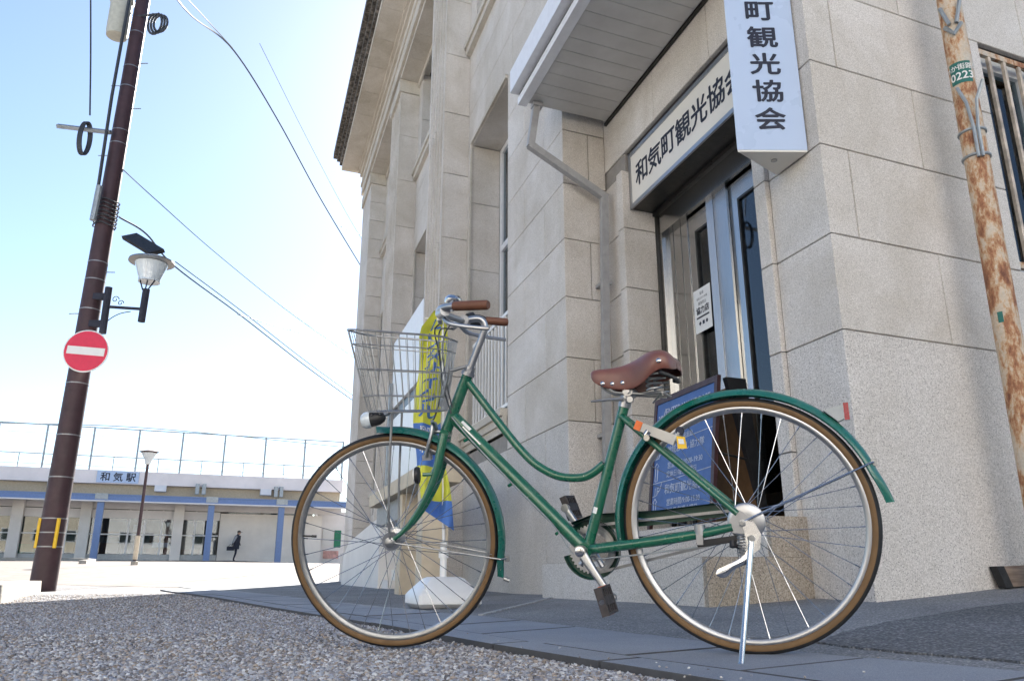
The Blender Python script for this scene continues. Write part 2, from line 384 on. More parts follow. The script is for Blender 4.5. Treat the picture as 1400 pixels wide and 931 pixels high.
gr = link_mesh('ground', np.stack([XX, YY, ZZ], -1).reshape(-1, 3).tolist(), Fq.tolist(), 'ground', None, True, recalc=False); structure(gr)
def sheet(name, loA, loB, mat, dz, n=40, m=12, parent=None):
    def res(pl, k):
        pl = [Vector((*p, 0)) for p in pl]; L = [0]
        for a, b in zip(pl, pl[1:]): L.append(L[-1] + (b - a).length)
        o = []
        for i in range(k + 1):
            s = L[-1] * i / k; j = max(0, min(len(pl) - 2, next((q for q in range(len(L) - 1) if L[q + 1] >= s - 1e-9), len(pl) - 2)))
            o.append(pl[j].lerp(pl[j + 1], (s - L[j]) / max(1e-9, L[j + 1] - L[j])))
        return o
    A, B = res(loA, n), res(loB, n); xs = np.array([[a.lerp(b, k / m)[:2] for k in range(m + 1)] for a, b in zip(A, B)])
    kk = np.arange(m + 1)[None, :] / m; z = ground_z(xs[..., 0], xs[..., 1]) + (dz if dz < .05 else dz * np.clip(.06 + kk * 5, 0, 1))
    g = G(); g.grid([[(xs[i, k, 0], xs[i, k, 1], z[i, k]) for k in range(m + 1)] for i in range(n + 1)])
    L3 = [[Vector((xs[i, k, 0], xs[i, k, 1], z[i, k])) for k in range(m + 1)] for i in range(n + 1)]
    for ln in ([r_[0] for r_ in L3], [r_[-1] for r_ in L3], L3[0], L3[-1]): g.grid([ln, [p - UPV * (dz + .02) for p in ln]])
    return g.out(name, mat, parent, True, recalc=False)
def uvw(*l): return [tuple(P(u, v, 0)[:2]) for u, v in l]
# strip of grey slabs: direction along the strip and across it
SD = Vector((-.477, .879, 0)); SN = Vector((.879, .477, 0)); S0 = Vector((.415, 1.850, 0))
# asphalt apron between the slabs and the building
apA = [tuple((Vector((.415, 1.850, 0)) + SD * q + SN * .558)[:2]) for q in (-1.4, 0, 2, 4, 6, 9, 11)] + [(-5.6, 14)]
structure(sheet('asphalt_apron', apA, uvw((-.6, 4), (-.2, 1.6), (.6, .3), (3, -.1), (8, 0), (13, 0), (17, 0)), 'asphalt', .010, 110, 24))
pt_ = [(.926, 2.585), (1.182, 2.913), (1.429, 3.115), (1.685, 3.291), (1.956, 3.486), (2.165, 3.55), (3.2, 4.3), (4.6, 5.0)]; pb_ = [(.94, 2.56), (.991, 2.407), (1.06, 2.253), (1.134, 2.108), (1.185, 1.986), (1.45, 1.45), (2.4, .6), (3.6, .4)]
def rag(pl, k): 
    o_ = []
    for (x0, y0), (x1, y1) in zip(pl, pl[1:]):
        for i in range(8): o_.append((x0 + (x1 - x0) * i / 8 + random.uniform(-k, k), y0 + (y1 - y0) * i / 8 + random.uniform(-k, k)))
    return o_ + [pl[-1]]
structure(sheet('asphalt_patch', rag(pt_, .014), rag(pb_, .010), 'asphalt_dark', .016, 120, 16))
structure(sheet('plaza_paving', [(-60, 17.5), (-22, 16.6), (-9, 15.2), (-5.2, 13.8), (-3.6, 19.5)], [(-70, 52), (-26, 52), (-12, 52), (0, 52), (8, 52)], 'plaza', .07, 90, 60))
structure(sheet('painted_line', [(-3.6, 10.55), (-2.0, 7.45), (-.55, 4.84)], [(-3.55, 10.58), (-1.96, 7.48), (-.50, 4.87)], 'line', .016, 30, 1))
structure(sheet('concrete_seam', [(-.17, 4.25), (.10, 5.4), (.30, 6.3)], [(-.14, 4.25), (.13, 5.4), (.33, 6.3)], 'line', .017, 20, 1))
def sp_(s_, c_): q = S0 + SD * s_ + SN * c_; return (q.x, q.y)
pave = structure(sheet('pavement', [sp_(-1.38, .006), sp_(10.9, .006)], [sp_(-1.38, .55), sp_(10.9, .55)], 'gap', .005, 80, 6))
for row, (c0, c1, s0, ln) in enumerate(((.0, .13, -1.4, .60), (.142, .56, -1.30, .445))):
    s = s0; k = 0
    while s < 11:
        if row == 0 or True:
            g = G(); pts = []
            for ss, cc in ((s + .007, c0), (s + ln - .007, c0), (s + ln - .007, c1), (s + .007, c1)):
                q = S0 + SD * ss + SN * cc; pts.append(q)
            h = random.uniform(-.0016, .0016); bz = [Vector((q.x, q.y, gz(q.x, q.y))) for q in pts]; ctr = sum(pts, Vector()) / 4
            def ins(q): d = (ctr - q); d.normalize(); return q + d * .004
            lo = [b - UPV * .03 for b in bz]; md = [b + UPV * (.0165 + h) for b in bz]; hi = [Vector((ins(q).x, ins(q).y, b.z + .0195 + h)) for q, b in zip(pts, bz)]
            g.cur = 1
            g.add(lo + md + hi, [(0, 1, 5, 4), (1, 2, 6, 5), (2, 3, 7, 6), (3, 0, 4, 7), (4, 5, 9, 8), (5, 6, 10, 9), (6, 7, 11, 10), (7, 4, 8, 11), (8, 9, 10, 11)])
            g.mi[-1] = 0; g.out('paving_slab', None, pave, mats=['slab', 'gap'])
        s += ln; k += 1
# loose surface of small rounded stones near the camera
def pebbles(name, n, ymin, ymax, inside, rmin, rmax, ico, power=2.0, sink=.25):
    out = []; tot = 0
    while tot < n:
        u = rng.random(n * 2); y = (ymin ** (1 - power) + u * (ymax ** (1 - power) - ymin ** (1 - power))) ** (1 / (1 - power))
        x = (rng.random(n * 2) * 1.8 - 1.05) * (y * .70 + .2)
        k = inside(x, y); q = np.stack([x[k], y[k]], 1); out.append(q); tot += len(q)
    q = np.concatenate(out)[:n]
    if ico:
        ph = (1 + 5 ** .5) / 2
        bv = np.array([(-1, ph, 0), (1, ph, 0), (-1, -ph, 0), (1, -ph, 0), (0, -1, ph), (0, 1, ph), (0, -1, -ph), (0, 1, -ph), (ph, 0, -1), (ph, 0, 1), (-ph, 0, -1), (-ph, 0, 1)]) / 1.9
        bf = np.array([(0, 11, 5), (0, 5, 1), (0, 1, 7), (0, 7, 10), (0, 10, 11), (1, 5, 9), (5, 11, 4), (11, 10, 2), (10, 7, 6), (7, 1, 8), (3, 9, 4), (3, 4, 2), (3, 2, 6), (3, 6, 8), (3, 8, 9), (4, 9, 5), (2, 4, 11), (6, 2, 10), (8, 6, 7), (9, 8, 1)])
    else:
        bv = np.array([(1, 0, 0), (-1, 0, 0), (0, 1, 0), (0, -1, 0), (0, 0, 1), (0, 0, -1.)])
        bf = np.array([(0, 2, 4), (2, 1, 4), (1, 3, 4), (3, 0, 4), (2, 0, 5), (1, 2, 5), (3, 1, 5), (0, 3, 5)])
    nv = len(bv); r = rmin + (rmax - rmin) * rng.random(n) ** 1.6
    sc_ = np.stack([r * rng.uniform(.8, 1.35, n), r * rng.uniform(.7, 1.1, n), r * rng.uniform(.5, .85, n)], 1)
    jit = rng.normal(0, .13, (n, nv, 3)); Vb = (bv[None] + jit) * sc_[:, None]
    an = rng.random(n) * 6.283; c, s = np.cos(an)[:, None], np.sin(an)[:, None]
    tx = rng.normal(0, .25, n)[:, None]
    X = Vb[..., 0] * c - Vb[..., 1] * s; Y = Vb[..., 0] * s + Vb[..., 1] * c; Z = Vb[..., 2] + tx * X
    z0 = ground_z(q[:, 0], q[:, 1]) + sc_[:, 2] * (1 - 2 * sink) * rng.uniform(.3, 1.1, n)
    V = np.stack([X + q[:, 0:1], Y + q[:, 1:2], Z + z0[:, None]], -1).reshape(-1, 3)
    F = (bf[None] + (np.arange(n) * nv)[:, None, None]).reshape(-1, 3)
    me = bpy.data.meshes.new(name); me.vertices.add(len(V)); me.vertices.foreach_set('co', V.ravel())
    me.loops.add(F.size); me.loops.foreach_set('vertex_index', F.ravel()); me.polygons.add(len(F))
    me.polygons.foreach_set('loop_start', np.arange(len(F)) * 3); me.polygons.foreach_set('use_smooth', np.ones(len(F), bool))
    me.update(); me.materials.append(M['pebble']); o = bpy.data.objects.new(name, me); C.objects.link(o); o['kind'] = 'stuff'; return o
def gravel_side(x, y):
    s = (x - S0.x) * SN.x + (y - S0.y) * SN.y; return s < -.004
def both(x, y): return np.abs((x - S0.x) * SN.x + (y - S0.y) * SN.y) < .03
o = pebbles('gravel', 58000, 1.45, 3.8, gravel_side, .0032, .0082, True, 1.6); o['label'] = 'small multicoloured stones set in the road surface before the slabs'
o = pebbles('gravel', 56000, 3.4, 10, gravel_side, .005, .0105, False, 1.9); o['label'] = 'finer looking stones of the road surface further off towards the kerb'
def spill(x, y):
    s = (x - S0.x) * SN.x + (y - S0.y) * SN.y; return (s > 0) & (s < .02 + .30 * rng.random(len(s)) ** 3)
o = pebbles('loose_grit', 260, 1.5, 7, spill, .0015, .004, True, 1.5, -4.5); o['label'] = 'small stones spilled from the gravel onto the edge of the slabs'
def onasph(x, y):
    s = (x - S0.x) * SN.x + (y - S0.y) * SN.y; u = (x - K.x) * D1.x + (y - K.y) * D1.y
    return (s > .63) & (s < 2.6)
o = pebbles('loose_grit', 2600, 2.0, 6, onasph, .0015, .0045, False, 1.5, -.9); o['label'] = 'scattered loose grit lying on the asphalt beside the entrance steps'

# ------------------------------------------------------------------ corner building of stone
bld = root('stone_building', P(0, 0, 0), 'grey stone building with fluted pilasters, deep cornice and stepped corner entrance', 'building')
def ub(g, u0, u1, v0, v1, z0, z1): return g.box((u0, v0, z0), (u1, v1, z1), P)
def part(name, mat, *boxes, parent=bld, smooth=False):
    g = G()
    for b in boxes: ub(g, *b)
    return g.out(name, mat, parent, smooth)
LV = [1.432 + .541 * k for k in range(-2, 16)]       # joints of the courses
def block(plane, c, out, a0, a1, z0, z1, mat, t=.035, gap=.003, e0=.003, e1=.003, parent=None, ch=.003):
    """one ashlar block; plane 'v' spans u, plane 'u' spans v; out = sign of the outward normal"""
    a0 += e0; a1 -= e1; z0 += gap; z1 -= gap
    def q(a, d, z): return P(a, c + d, z) if plane == 'v' else P(c + d, a, z)
    b = -out * t; m = -out * .005
    L = [q(a0, b, z0), q(a1, b, z0), q(a1, b, z1), q(a0, b, z1), q(a0, m, z0), q(a1, m, z0), q(a1, m, z1), q(a0, m, z1),
         q(a0 + ch, 0, z0 + ch), q(a1 - ch, 0, z0 + ch), q(a1 - ch, 0, z1 - ch), q(a0 + ch, 0, z1 - ch)]
    F = [(0, 3, 2, 1)] + [(i, (i + 1) % 4, 4 + (i + 1) % 4, 4 + i) for i in range(4)] + [(4 + i, 4 + (i + 1) % 4, 8 + (i + 1) % 4, 8 + i) for i in range(4)] + [(8, 9, 10, 11)]
    return link_mesh('stone_block', L, F, mat, parent or bld)
def blocks(plane, c, out, a0, a1, courses, mat, e=(.001, .001), holes=(), parent=None):
    """courses: list of (z0, z1, joints)"""
    for z0, z1, js in courses:
        spans = [(a0, a1)]
        for h0, h1, hz0, hz1 in holes:
            if z0 < hz1 - .01 and z1 > hz0 + .01:
                ns = []
                for s0, s1 in spans:
                    if h0 > s0: ns.append((s0, min(h0, s1)))
                    if h1 < s1: ns.append((max(h1, s0), s1))
                spans = [s for s in ns if s[1] - s[0] > .01]
        for s0, s1 in spans:
            cut = [s0] + [j for j in js if s0 + .08 < j < s1 - .08] + [s1]
            for i in range(len(cut) - 1):
                block(plane, c, out, cut[i], cut[i + 1], z0, z1, mat, e0=e[0] if i == 0 else .003, e1=e[1] if i == len(cut) - 2 else .003, parent=parent)
def courses(k0, k1, jA, jB, base=LV): return [(base[k], base[k + 1], jA if k % 2 == 0 else jB) for k in range(k0, k1)]
# cores (recessed joints show them)
REC = .010
part('wall_core', 'mortar', (REC, .44, REC, 1.4, -.2, 10.1), (.3, .58, .42, 1.4, -.2, 3.8), parent=bld)
part('wall_core', 'mortar', (REC, .7, 1.4, 9, -.2, 1.973), (REC, .7, 1.4, 9, 3.6, 10.1), (REC, .7, 2.55, 9, 1.973, 3.6), (.35, .7, 1.4, 2.55, 1.973, 3.6))
part('roof_mass', 'mortar', (.6, 15.3, 1.75, 12, -.2, 10.55), (.44, 2.84, .6, 1.75, 3.9, 10.55))
part('wall_core', 'mortar', (.44, 2.9, .03, .6, 3.78, 10.1))
part('wall_core', 'mortar', (2.84, 4.46, -.42 + REC, 1.75, -.2, 10.1))
part('wall_core', 'mortar', (2.436, 2.84, .03, 1.0, -.2, 3.79))
part('wall_core', 'mortar', (.49, .585, -.015, .33, .3, 3.79))
# right face
rj = [1.37 + 1.17 * i for i in range(5)]
R1 = [.2] + rj; R2 = [.785 + 1.17 * i for i in range(6)]
blocks('u', 0, -1, 0, 4.4, [(-.15, 1.432, [2.35])], 'granite')
blocks('u', 0, -1, 0, 4.4, [(LV[k], LV[k + 1], R2 if k % 2 == 0 else R1) for k in range(2, 8)], 'stone', holes=[(1.48, 2.55, 1.973, 3.596)])
part('wall', 'stone', (0, .03, .0, 9, LV[8] + .002, 10.1), (0.001, .03, 4.402, 9, -.2, LV[8]))
# corner pillar and door surround
blocks('v', 0, -1, 0, .475, [(-.15, 1.432, [])], 'granite')
blocks('v', 0, -1, 0, .475, courses(2, 8, [], []), 'stone')
blocks('v', -.033, -1, .475, .59, [(.2, .86, []), (.86, 1.432, [])], 'granite', e=(.001, .001))
blocks('v', -.033, -1, .475, .59, courses(2, 6, [], []), 'stone')
blocks('v', -.02, -1, 2.42, 2.53, [(.2, 1.432, [])], 'granite')
blocks('v', -.02, -1, 2.42, 2.53, courses(2, 6, [], []), 'stone')
blocks('u', 2.42, -1, -.02, .40, [(.2, 1.432, [])], 'granite'); blocks('u', 2.42, -1, -.02, .40, courses(2, 6, [], []), 'stone')
blocks('v', .015, -1, 2.53, 2.835, [(-.15, 1.432, [])], 'granite')
blocks('v', .015, -1, 2.53, 2.835, courses(2, 6, [], []), 'stone')
blocks('v', .015, -1, .475, 2.835, [(3.77, 4.30, [1.02, 1.86]), (4.30, 4.9, [1.4])], 'stone')
part('wall', 'stone', (.475, 2.83, .015, .05, 4.902, 10.1), (.0, .475, 0.0, .04, LV[8] + .002, 10.1))
# side of the near pier and its face
blocks('u', 2.82, -1, -.42, .013, [(-.15, 1.432, [])], 'granite')
blocks('u', 2.82, -1, -.42, .013, [(LV[k], LV[k + 1], [-.16] if k in (2, 4, 6) else []) for k in range(2, 9)], 'stone')
part('wall', 'stone', (2.82, 2.85, -.42, .013, LV[9] + .002, 10.1))
blocks('v', -.42, -1, 2.82, 4.47, [(-.15, 1.432, [3.36])], 'granite', e=(.002, .001))
blocks('v', -.42, -1, 2.82, 4.47, courses(2, 10, [3.9], [3.32]), 'stone', e=(.002, .001))
blocks('v', -.42, -1, 2.82, 6.25, [(LV[k], LV[k + 1], [3.32, 3.9, 4.7, 5.5] if k % 2 else [3.0, 4.3, 5.1, 5.9]) for k in range(10, 13)], 'stone', e=(.002, .001))
blocks('v', -.42, -1, 2.82, 4.62, [(7.472, 8.4, [3.7]), (8.4, 9.36, [3.2, 4.1])], 'stone')
part('wall_core', 'mortar', (2.84, 4.6, -.42 + REC, 1.75, 7.4, 10.1))
blocks('v', -.42, -1, 2.82, 6.25, [(7.384, 7.47, [4.5])], 'stone')
# bays with tall windows between the pilasters
def bay(ua, ub_, wa, wb, rail, first=False):
    zs, zl = 1.86, 5.765
    if not first:
        blocks('v', -.42, -1, ua, ub_, [(-.15, 1.432, [(ua + ub_) / 2])], 'granite')
        blocks('v', -.42, -1, ua, ub_, [(5.765, 6.4, [ua + .9, ua + 1.9]), (6.4, 6.95, [ua + .4, ua + 1.5, ua + 2.4]), (6.95, 7.47, [ua + .9, ua + 1.9])], 'stone')
        blocks('v', -.42, -1, ua, wa, [(1.432, 2.6, []), (2.6, 3.7, []), (3.7, 4.8, []), (4.8, 5.765, [])], 'stone')
    else:
        blocks('v', -.42, -1, 4.47, ub_, [(-.15, 1.432, [5.3])], 'granite')
    blocks('v', -.42, -1, wb, ub_, [(1.432, 2.55, []), (2.55, 3.05, []), (3.05, 3.98, []), (3.98, 4.92, []), (4.92, 5.765, [])], 'stone')
    blocks('u', wb, -1, -.418, -.02, [(1.86, 3.04, []), (3.04, 3.98, []), (3.98, 4.92, []), (4.92, 5.76, [])], 'stone')
    part('wall_core', 'mortar', (wb + REC, ub_ + .4, -.42 + REC, 1.75, -.2, 10.1), (ua - .01, wb + .02, -.42 + REC, 1.75, -.2, 1.6), (ua, ub_, -.42 + REC, 1.75, 5.85, 7.46), (wa, wb, .5, 1.7, 1.5, 6), (wa, wb, .5, 1.7, 7.4, 10.1))
    part('lintel', 'stone', (wa, wb, -.415, -.02, 5.767, 5.79))
    part('window_trim', 'trim', (wb - .03, wb - .002, -.452, -.424, 1.95, 5.82), (wa, wb - .03, -.452, -.424, 5.767, 5.82))
    fr = part('window_frame', 'fascia', (wb - .09, wb - .01, -.02, .05, 1.9, 5.76), (wa, wb - .09, -.02, .05, 5.68, 5.76), (wa, wb - .09, -.025, .05, 4.25, 4.33), (wa, wb - .09, -.025, .05, 1.87, 1.95), (wa, wa + .08, -.02, .05, 1.95, 5.68), ((wa + wb) / 2 - .03, (wa + wb) / 2 + .03, -.015, .05, 1.95, 5.68))
    part('pane', 'glass_dark', (wa + .05, wb - .08, .01, .016, 1.93, 5.70), parent=fr)
    part('window_blind', 'interior', (wa, wb, .3, .32, 1.9, 5.8), parent=fr)
    s = part('window_sill', 'trim', (wa + (.002 if not first else -.0), wb + .16, -.50, -.0, 1.78, 1.86), (wa, wb + .13, -.47, -.424, 1.70, 1.78), (wa, wb + .10, -.445, -.424, 1.62, 1.70))
    if rail:
        rr = part('window_guard', 'white', (wa, wb - .1, -.40, -.365, 2.90, 2.94)); part('guard_rail', 'white', (wa, wb - .1, -.40, -.365, 1.90, 1.935), parent=rr)
        n = int((wb - .1 - wa) / .125)
        for i in range(n + 1):
            u = wa + .02 + i * (wb - .16 - wa) / n
            part('guard_bar', 'white', (u, u + .03, -.392, -.372, 1.935, 2.90), parent=rr)
    # upper floor
    part('window_sill', 'trim', (ua + .08, ub_ - .02, -.52, -.42, 7.36, 7.44), (ua + .12, ub_ - .03, -.49, -.42, 7.26, 7.36))
    blocks('u', wb - .12, -1, -.42, -.1, [(7.47, 8.4, []), (8.4, 9.36, [])], 'stone')
    part('wall_core', 'mortar', (wb - .106, ub_ + .3, -.42 + REC, 1.75, 7.4, 10.1))
    blocks('v', -.42, -1, wb - .12, ub_, [(7.47, 8.4, []), (8.4, 9.36, [])], 'stone')
    f2 = part('window_frame', 'fascia', (wb - .20, wb - .13, -.1, -.02, 7.47, 9.3), (wa, wb - .2, -.1, -.02, 9.2, 9.3), (wa, wb - .2, -.1, -.02, 8.4, 8.46))
    part('pane', 'glass_dark', (wa, wb - .16, -.06, -.054, 7.47, 9.25), parent=f2)
    # soffit stones under the frieze
    for i in range(4):
        u0 = ua + (ub_ - ua) * i / 4; u1 = ua + (ub_ - ua) * (i + 1) / 4
        part('soffit_stone', 'trim', (u0 + .003, u1 - .003, -.80, -.3, 9.365, 9.45))
    part('window_trim', 'trim', (wa, ub_ - .002, -.46, -.424, 9.25, 9.355))
bay(4.47, 6.25, 4.475, 6.06, True, True)
bay(7.25, 10.14, 7.45, 9.93, False)
bay(11.15, 14.03, 11.35, 13.8, False)
# pilasters
def pilaster(u0, u1, zj, fl, end=False):
    vf = -.78
    blocks('u', u0, -1, vf + .03, -.40, [(zj[i], zj[i + 1], []) for i in range(len(zj) - 1)], 'stone', e=(.0, .0))
    g = G(); poly = [(u0 + REC, -.3), (u0 + .001, vf + .03), (u0 + .001, vf)]
    if fl:
        nfl = 5; m = .06; w = (u1 - u0 - 2 * m) / nfl
        for i in range(nfl):
            c = u0 + m + w * (i + .5); rr = w * .40
            for k in range(7):
                an = PI - PI * k / 6; poly.append((c + math.cos(an) * rr, vf + math.sin(an) * rr * 1.15))
    else: poly += [(u0 + .3, vf), (u1 - .3, vf)]
    poly += [(u1, vf), (u1, -.3)]
    zz = [zj[0]] + [z for z in zj[1:-1]] + [zj[-1]]
    for i in range(len(zz) - 1):
        g.prism([P(u, v, zz[i] + .003) for u, v in poly], (0, 0, zz[i + 1] - zz[i] - .006))
    g.out('fluted_face' if fl else 'pilaster_face', 'stone', bld)
    part('capital', 'trim', (u0 - .03, u1 + .03, -.82, -.3, zj[-1] + .002, 9.36))
    part('pilaster_base', 'granite', (u0 - .04, u1 + .04, -.84, -.3, -.2, zj[0] - .002))
zP = [.74, 1.67, 2.60, 3.532, 4.46, 5.39, 6.318, 7.252, 8.18, 9.1]
pilaster(6.25, 7.25, zP, True)
pilaster(10.14, 11.15, zP, True)
pilaster(14.03, 15.45, [.70 + .4665 * i for i in range(19)], False)
part('wall', 'stone', (15.2, 15.45, -.3, 12, -.2, 10.5))
# entablature and cornice
part('frieze', 'trim', (2.82, 15.48, -.85, -.25, 9.46, 9.70), (2.82, 15.50, -.875, -.25, 9.70, 9.78), (2.82, 15.50, -.85, -.25, 9.78, 10.0), (2.82, 15.53, -.90, -.25, 10.0, 10.10), (2.82, 15.55, -.95, -.25, 10.10, 10.19))
for i in range(14):
    u0 = 2.82 + 12.9 * i / 14; u1 = 2.82 + 12.9 * (i + 1) / 14
    part('soffit_stone', 'trim', (u0 + .004, u1 - .004, -1.36, -.3, 10.195, 10.32))
part('cornice', 'weather', (2.8, 15.72, -1.42, -.2, 10.325, 10.45), (2.8, 15.78, -1.49, -.2, 10.45, 10.56), (2.8, 15.86, -1.58, -.2, 10.56, 10.72))
part('roof', 'weather', (0, 15.7, -.2, 12.2, 10.56, 10.68), (0, 2.8, -.25, .3, 10.0, 10.56))
# entrance: steps, landing, doors
GBs = -.15
st1 = part('step', 'step', (.44, 2.815, -.665, .0, GBs, .298)); st2 = part('step', 'step', (.441, 2.80, -.25, .4, .30, .508))
part('riser_stone', 'granite', (.475, 1.6, -.668, -.64, GBs, .296), parent=st1); part('riser_stone', 'granite', (1.606, 2.814, -.668, -.64, GBs, .296), parent=st1); part('riser_stone', 'granite', (.475, 2.3, -.253, -.22, .302, .506), parent=st2)
part('landing', 'step', (.59, 2.42, .36, 1.6, .2, .508))
door = part('door_frame', 'steel', (2.345, 2.415, .31, .42, .51, 3.2), (.594, .66, .31, .42, .51, 3.2), (.66, 2.345, .31, .42, 3.02, 3.2))
part('door_header', 'dark_steel', (.594, 2.415, .27, .33, 3.2, 3.25), parent=door)
part('door_seal', 'dark_steel', (2.40, 2.417, .29, .31, .51, 3.2), (.662, 2.343, .425, .45, 2.98, 3.02), parent=door)
def leaf(u0, u1, v, kick):
    d = part('door_leaf', 'steel', (u0, u0 + .10, v, v + .05, .53, 3.0), (u1 - .095, u1, v, v + .05, .53, 3.0), (u0 + .1, u1 - .095, v, v + .05, 2.86, 3.0), (u0 + .1, u1 - .095, v, v + .05, .53, .72))
    part('pane', 'glass', (u0 + .1, u1 - .095, v + .02, v + .026, .72, 2.86), parent=d)
    part('glazing_bead', 'dark_steel', (u0 + .1, u0 + .112, v + .004, v + .046, .72, 2.86), (u1 - .107, u1 - .095, v + .004, v + .046, .72, 2.86), (u0 + .112, u1 - .107, v + .004, v + .046, 2.846, 2.86), parent=d)
    return d
leaf(1.602, 2.0, .365, 0)
for u0, u1, v in ((2.003, 2.103, .358), (2.107, 2.219, .354), (2.223, 2.344, .350)): part('door_panel', 'steel', (u0, u1, v, .42, .51, 3.02), parent=door)
part('door_mullion', 'bright_steel', (1.597, 1.692, .346, .40, .51, 3.02), parent=door)
part('door_panel', 'steel', (1.54, 1.594, .35, .40, .51, 3.02), parent=door); part('door_panel', 'steel', (1.397, 1.537, .335, .40, .51, 3.02), parent=door)
leaf(.66, 1.392, .36, 0)
part('interior_wall', 'interior', (.5, 2.5, 1.55, 1.58, .5, 3.8), (.5, 2.5, .6, 1.55, 3.35, 3.4))
bl = part('window_blind', 'galv', (.70, 1.28, .50, .505, 1.75, 1.78))
for i in range(26): part('blind_slat', 'galv', (.70, 1.28, .49, .51, .78 + i * .037, .782 + i * .037), parent=bl)
nt_ = part('door_notice', 'paper', (1.715, 1.955, .344, .347, 2.004, 2.352), parent=bld)
lettering([('協力店', .062, 0, .0, .03), ('新型コロナ対策', .022, 0, .095), ('感染防止', .03, 0, .055), ('協会', .03, 0, .135), ('◆ ■ ●', .04, 0, -.105)], P(1.835, .3425, 2.178), -D1, UPV, 'navy', nt_)
part('notice_bar', 'navy', (1.745, 1.925, .3415, .343, 2.115, 2.128), parent=nt_)
# right window with rusty bars
wr = part('window_frame', 'fascia', (.10, .16, 1.482, 1.54, 1.98, 3.59), (.10, .16, 2.50, 2.548, 1.98, 3.59), (.10, .16, 1.54, 2.5, 3.50, 3.59), (.10, .16, 1.54, 2.5, 1.98, 2.06), (.10, .16, 1.98, 2.03, 2.06, 3.5))
part('pane', 'glass_dark', (.13, .136, 1.52, 2.52, 2.0, 3.55), parent=wr); part('window_blind', 'signblue', (.2, .21, 1.49, 2.54, 1.98, 3.3), parent=wr)  # blind coloured blue to imitate the sky reflected in the pane
grl = part('window_grille', 'rust', (.012, .04, 1.482, 2.548, 3.52, 3.56)); part('grille_rail', 'rust', (.012, .04, 1.482, 2.548, 2.0, 2.04), parent=grl)
for i in range(7): part('grille_bar', 'grille', (.014, .036, 1.575 + i * .145, 1.600 + i * .145, 2.04, 3.52), parent=grl)
part('lintel', 'trim', (.012, .25, 1.482, 2.548, 3.60, 3.64))
# canopy over the entrance
cp = part('canopy', 'soffit', (.10, 2.73, -.86, .012, 4.262, 4.62))
for i in range(16):
    u1 = 2.70 - i * .16
    part('soffit_panel', 'soffit', (u1 - .156, u1, -.80, -.02, 4.243, 4.262), parent=cp)
part('fascia', 'fascia', (.09, 2.752, -.885, -.86, 4.232, 4.302), (.09, 2.752, -.958, -.86, 4.335, 4.56), (.09, 2.752, -.865, -.80, 4.235, 4.258), parent=cp)
part('flashing', 'dark_steel', (.1, 2.75, -.012, .011, 4.222, 4.25), (.09, 2.75, -.875, -.86, 4.303, 4.333), parent=cp)
dp = G(); V0 = lambda u, v, z: P(u, v, z)
def sqpipe(g, pts, w=.06):
    for a, b in zip(pts, pts[1:]):
        a = Vector(a); b = Vector(b); d = (b - a).normalized(); s = D1 - d * D1.dot(d); s.normalize(); t_ = d.cross(s); h = w / 2
        g.hexa([a + s * -h + t_ * -h, a + s * h + t_ * -h, a + s * h + t_ * h, a + s * -h + t_ * h, b + s * -h + t_ * -h, b + s * h + t_ * -h, b + s * h + t_ * h, b + s * -h + t_ * h])
sqpipe(dp, [P(2.68, -.725, 4.25), P(2.68, -.79, 3.80)]); sqpipe(dp, [P(2.681, -.80, 3.815), P(2.681, -.05, 3.44)]); sqpipe(dp, [P(2.68, -.075, 3.47), P(2.68, -.115, 1.885), P(2.68, -.15, .3)])
pp = dp.out('downpipe', 'pipe', bld)
for b_ in ((2.66, 2.82, -.125, -.035, 2.62, 2.65), (2.66, 2.82, -.155, -.07, 1.3, 1.33), (2.64, 2.72, -.77, -.68, 4.20, 4.24)): part('pipe_bracket', 'pipe', b_, parent=pp)
# white notice boards on the facade bay, grey panel on the pilaster
wb_ = part('facade_board', 'white', (7.27, 9.9, -.74, -.70, 2.86, 4.02)); part('facade_board', 'white', (7.27, 9.9, -.74, -.70, .9, 2.66))
part('board_post', 'galv', (9.80, 9.88, -.80, -.745, .0, 3.3)); part('board_post', 'galv', (7.25, 7.268, -.75, -.60, .8, 4.02))
part('board_rail', 'dark_steel', (7.27, 9.9, -.70, -.66, 2.64, 2.88))
part('grey_panel', 'galv', (6.27, 7.2, -.83, -.785, 1.9, 3.12))
# stair parapet at the far pilaster
g = G(); vq = -1.15
g.prism([P(7.9, vq, -.1), P(12.3, vq, -.1), P(12.1, vq, .55), P(11.4, vq, .78), P(8.1, vq, .98), P(7.9, vq, .98)], D2 * .3); g.out('stair_parapet', 'white_wall', bld)
for i in range(3): part('parapet_step', 'white_wall', (7.4, 7.89, -1.1 + .12 * i, -.5, -.1, .16 + .13 * i))

# cream porch rail with two square posts before the facade
pr_ = root('porch_rail', P(4.4, -1.33, gz(*P(4.4, -1.33, 0)[:2])), 'cream concrete rail on two square posts beside the facade steps', 'railing')
for u, v in ((4.72, -1.44), (3.72, -1.44)):
    b = G(); ub(b, u, u + .24, v, v + .23, -.05, .98); b.out('post', 'cream', pr_)
b = G(); ub(b, 3.62, 6.6, -1.5, -1.12, .985, 1.12); b.out('rail_slab', 'cream', pr_)
b = G(); ub(b, 4.98, 6.6, -1.4, -1.2, .985 - .22, .98); b.out('rail_beam', 'dull_metal', pr_)

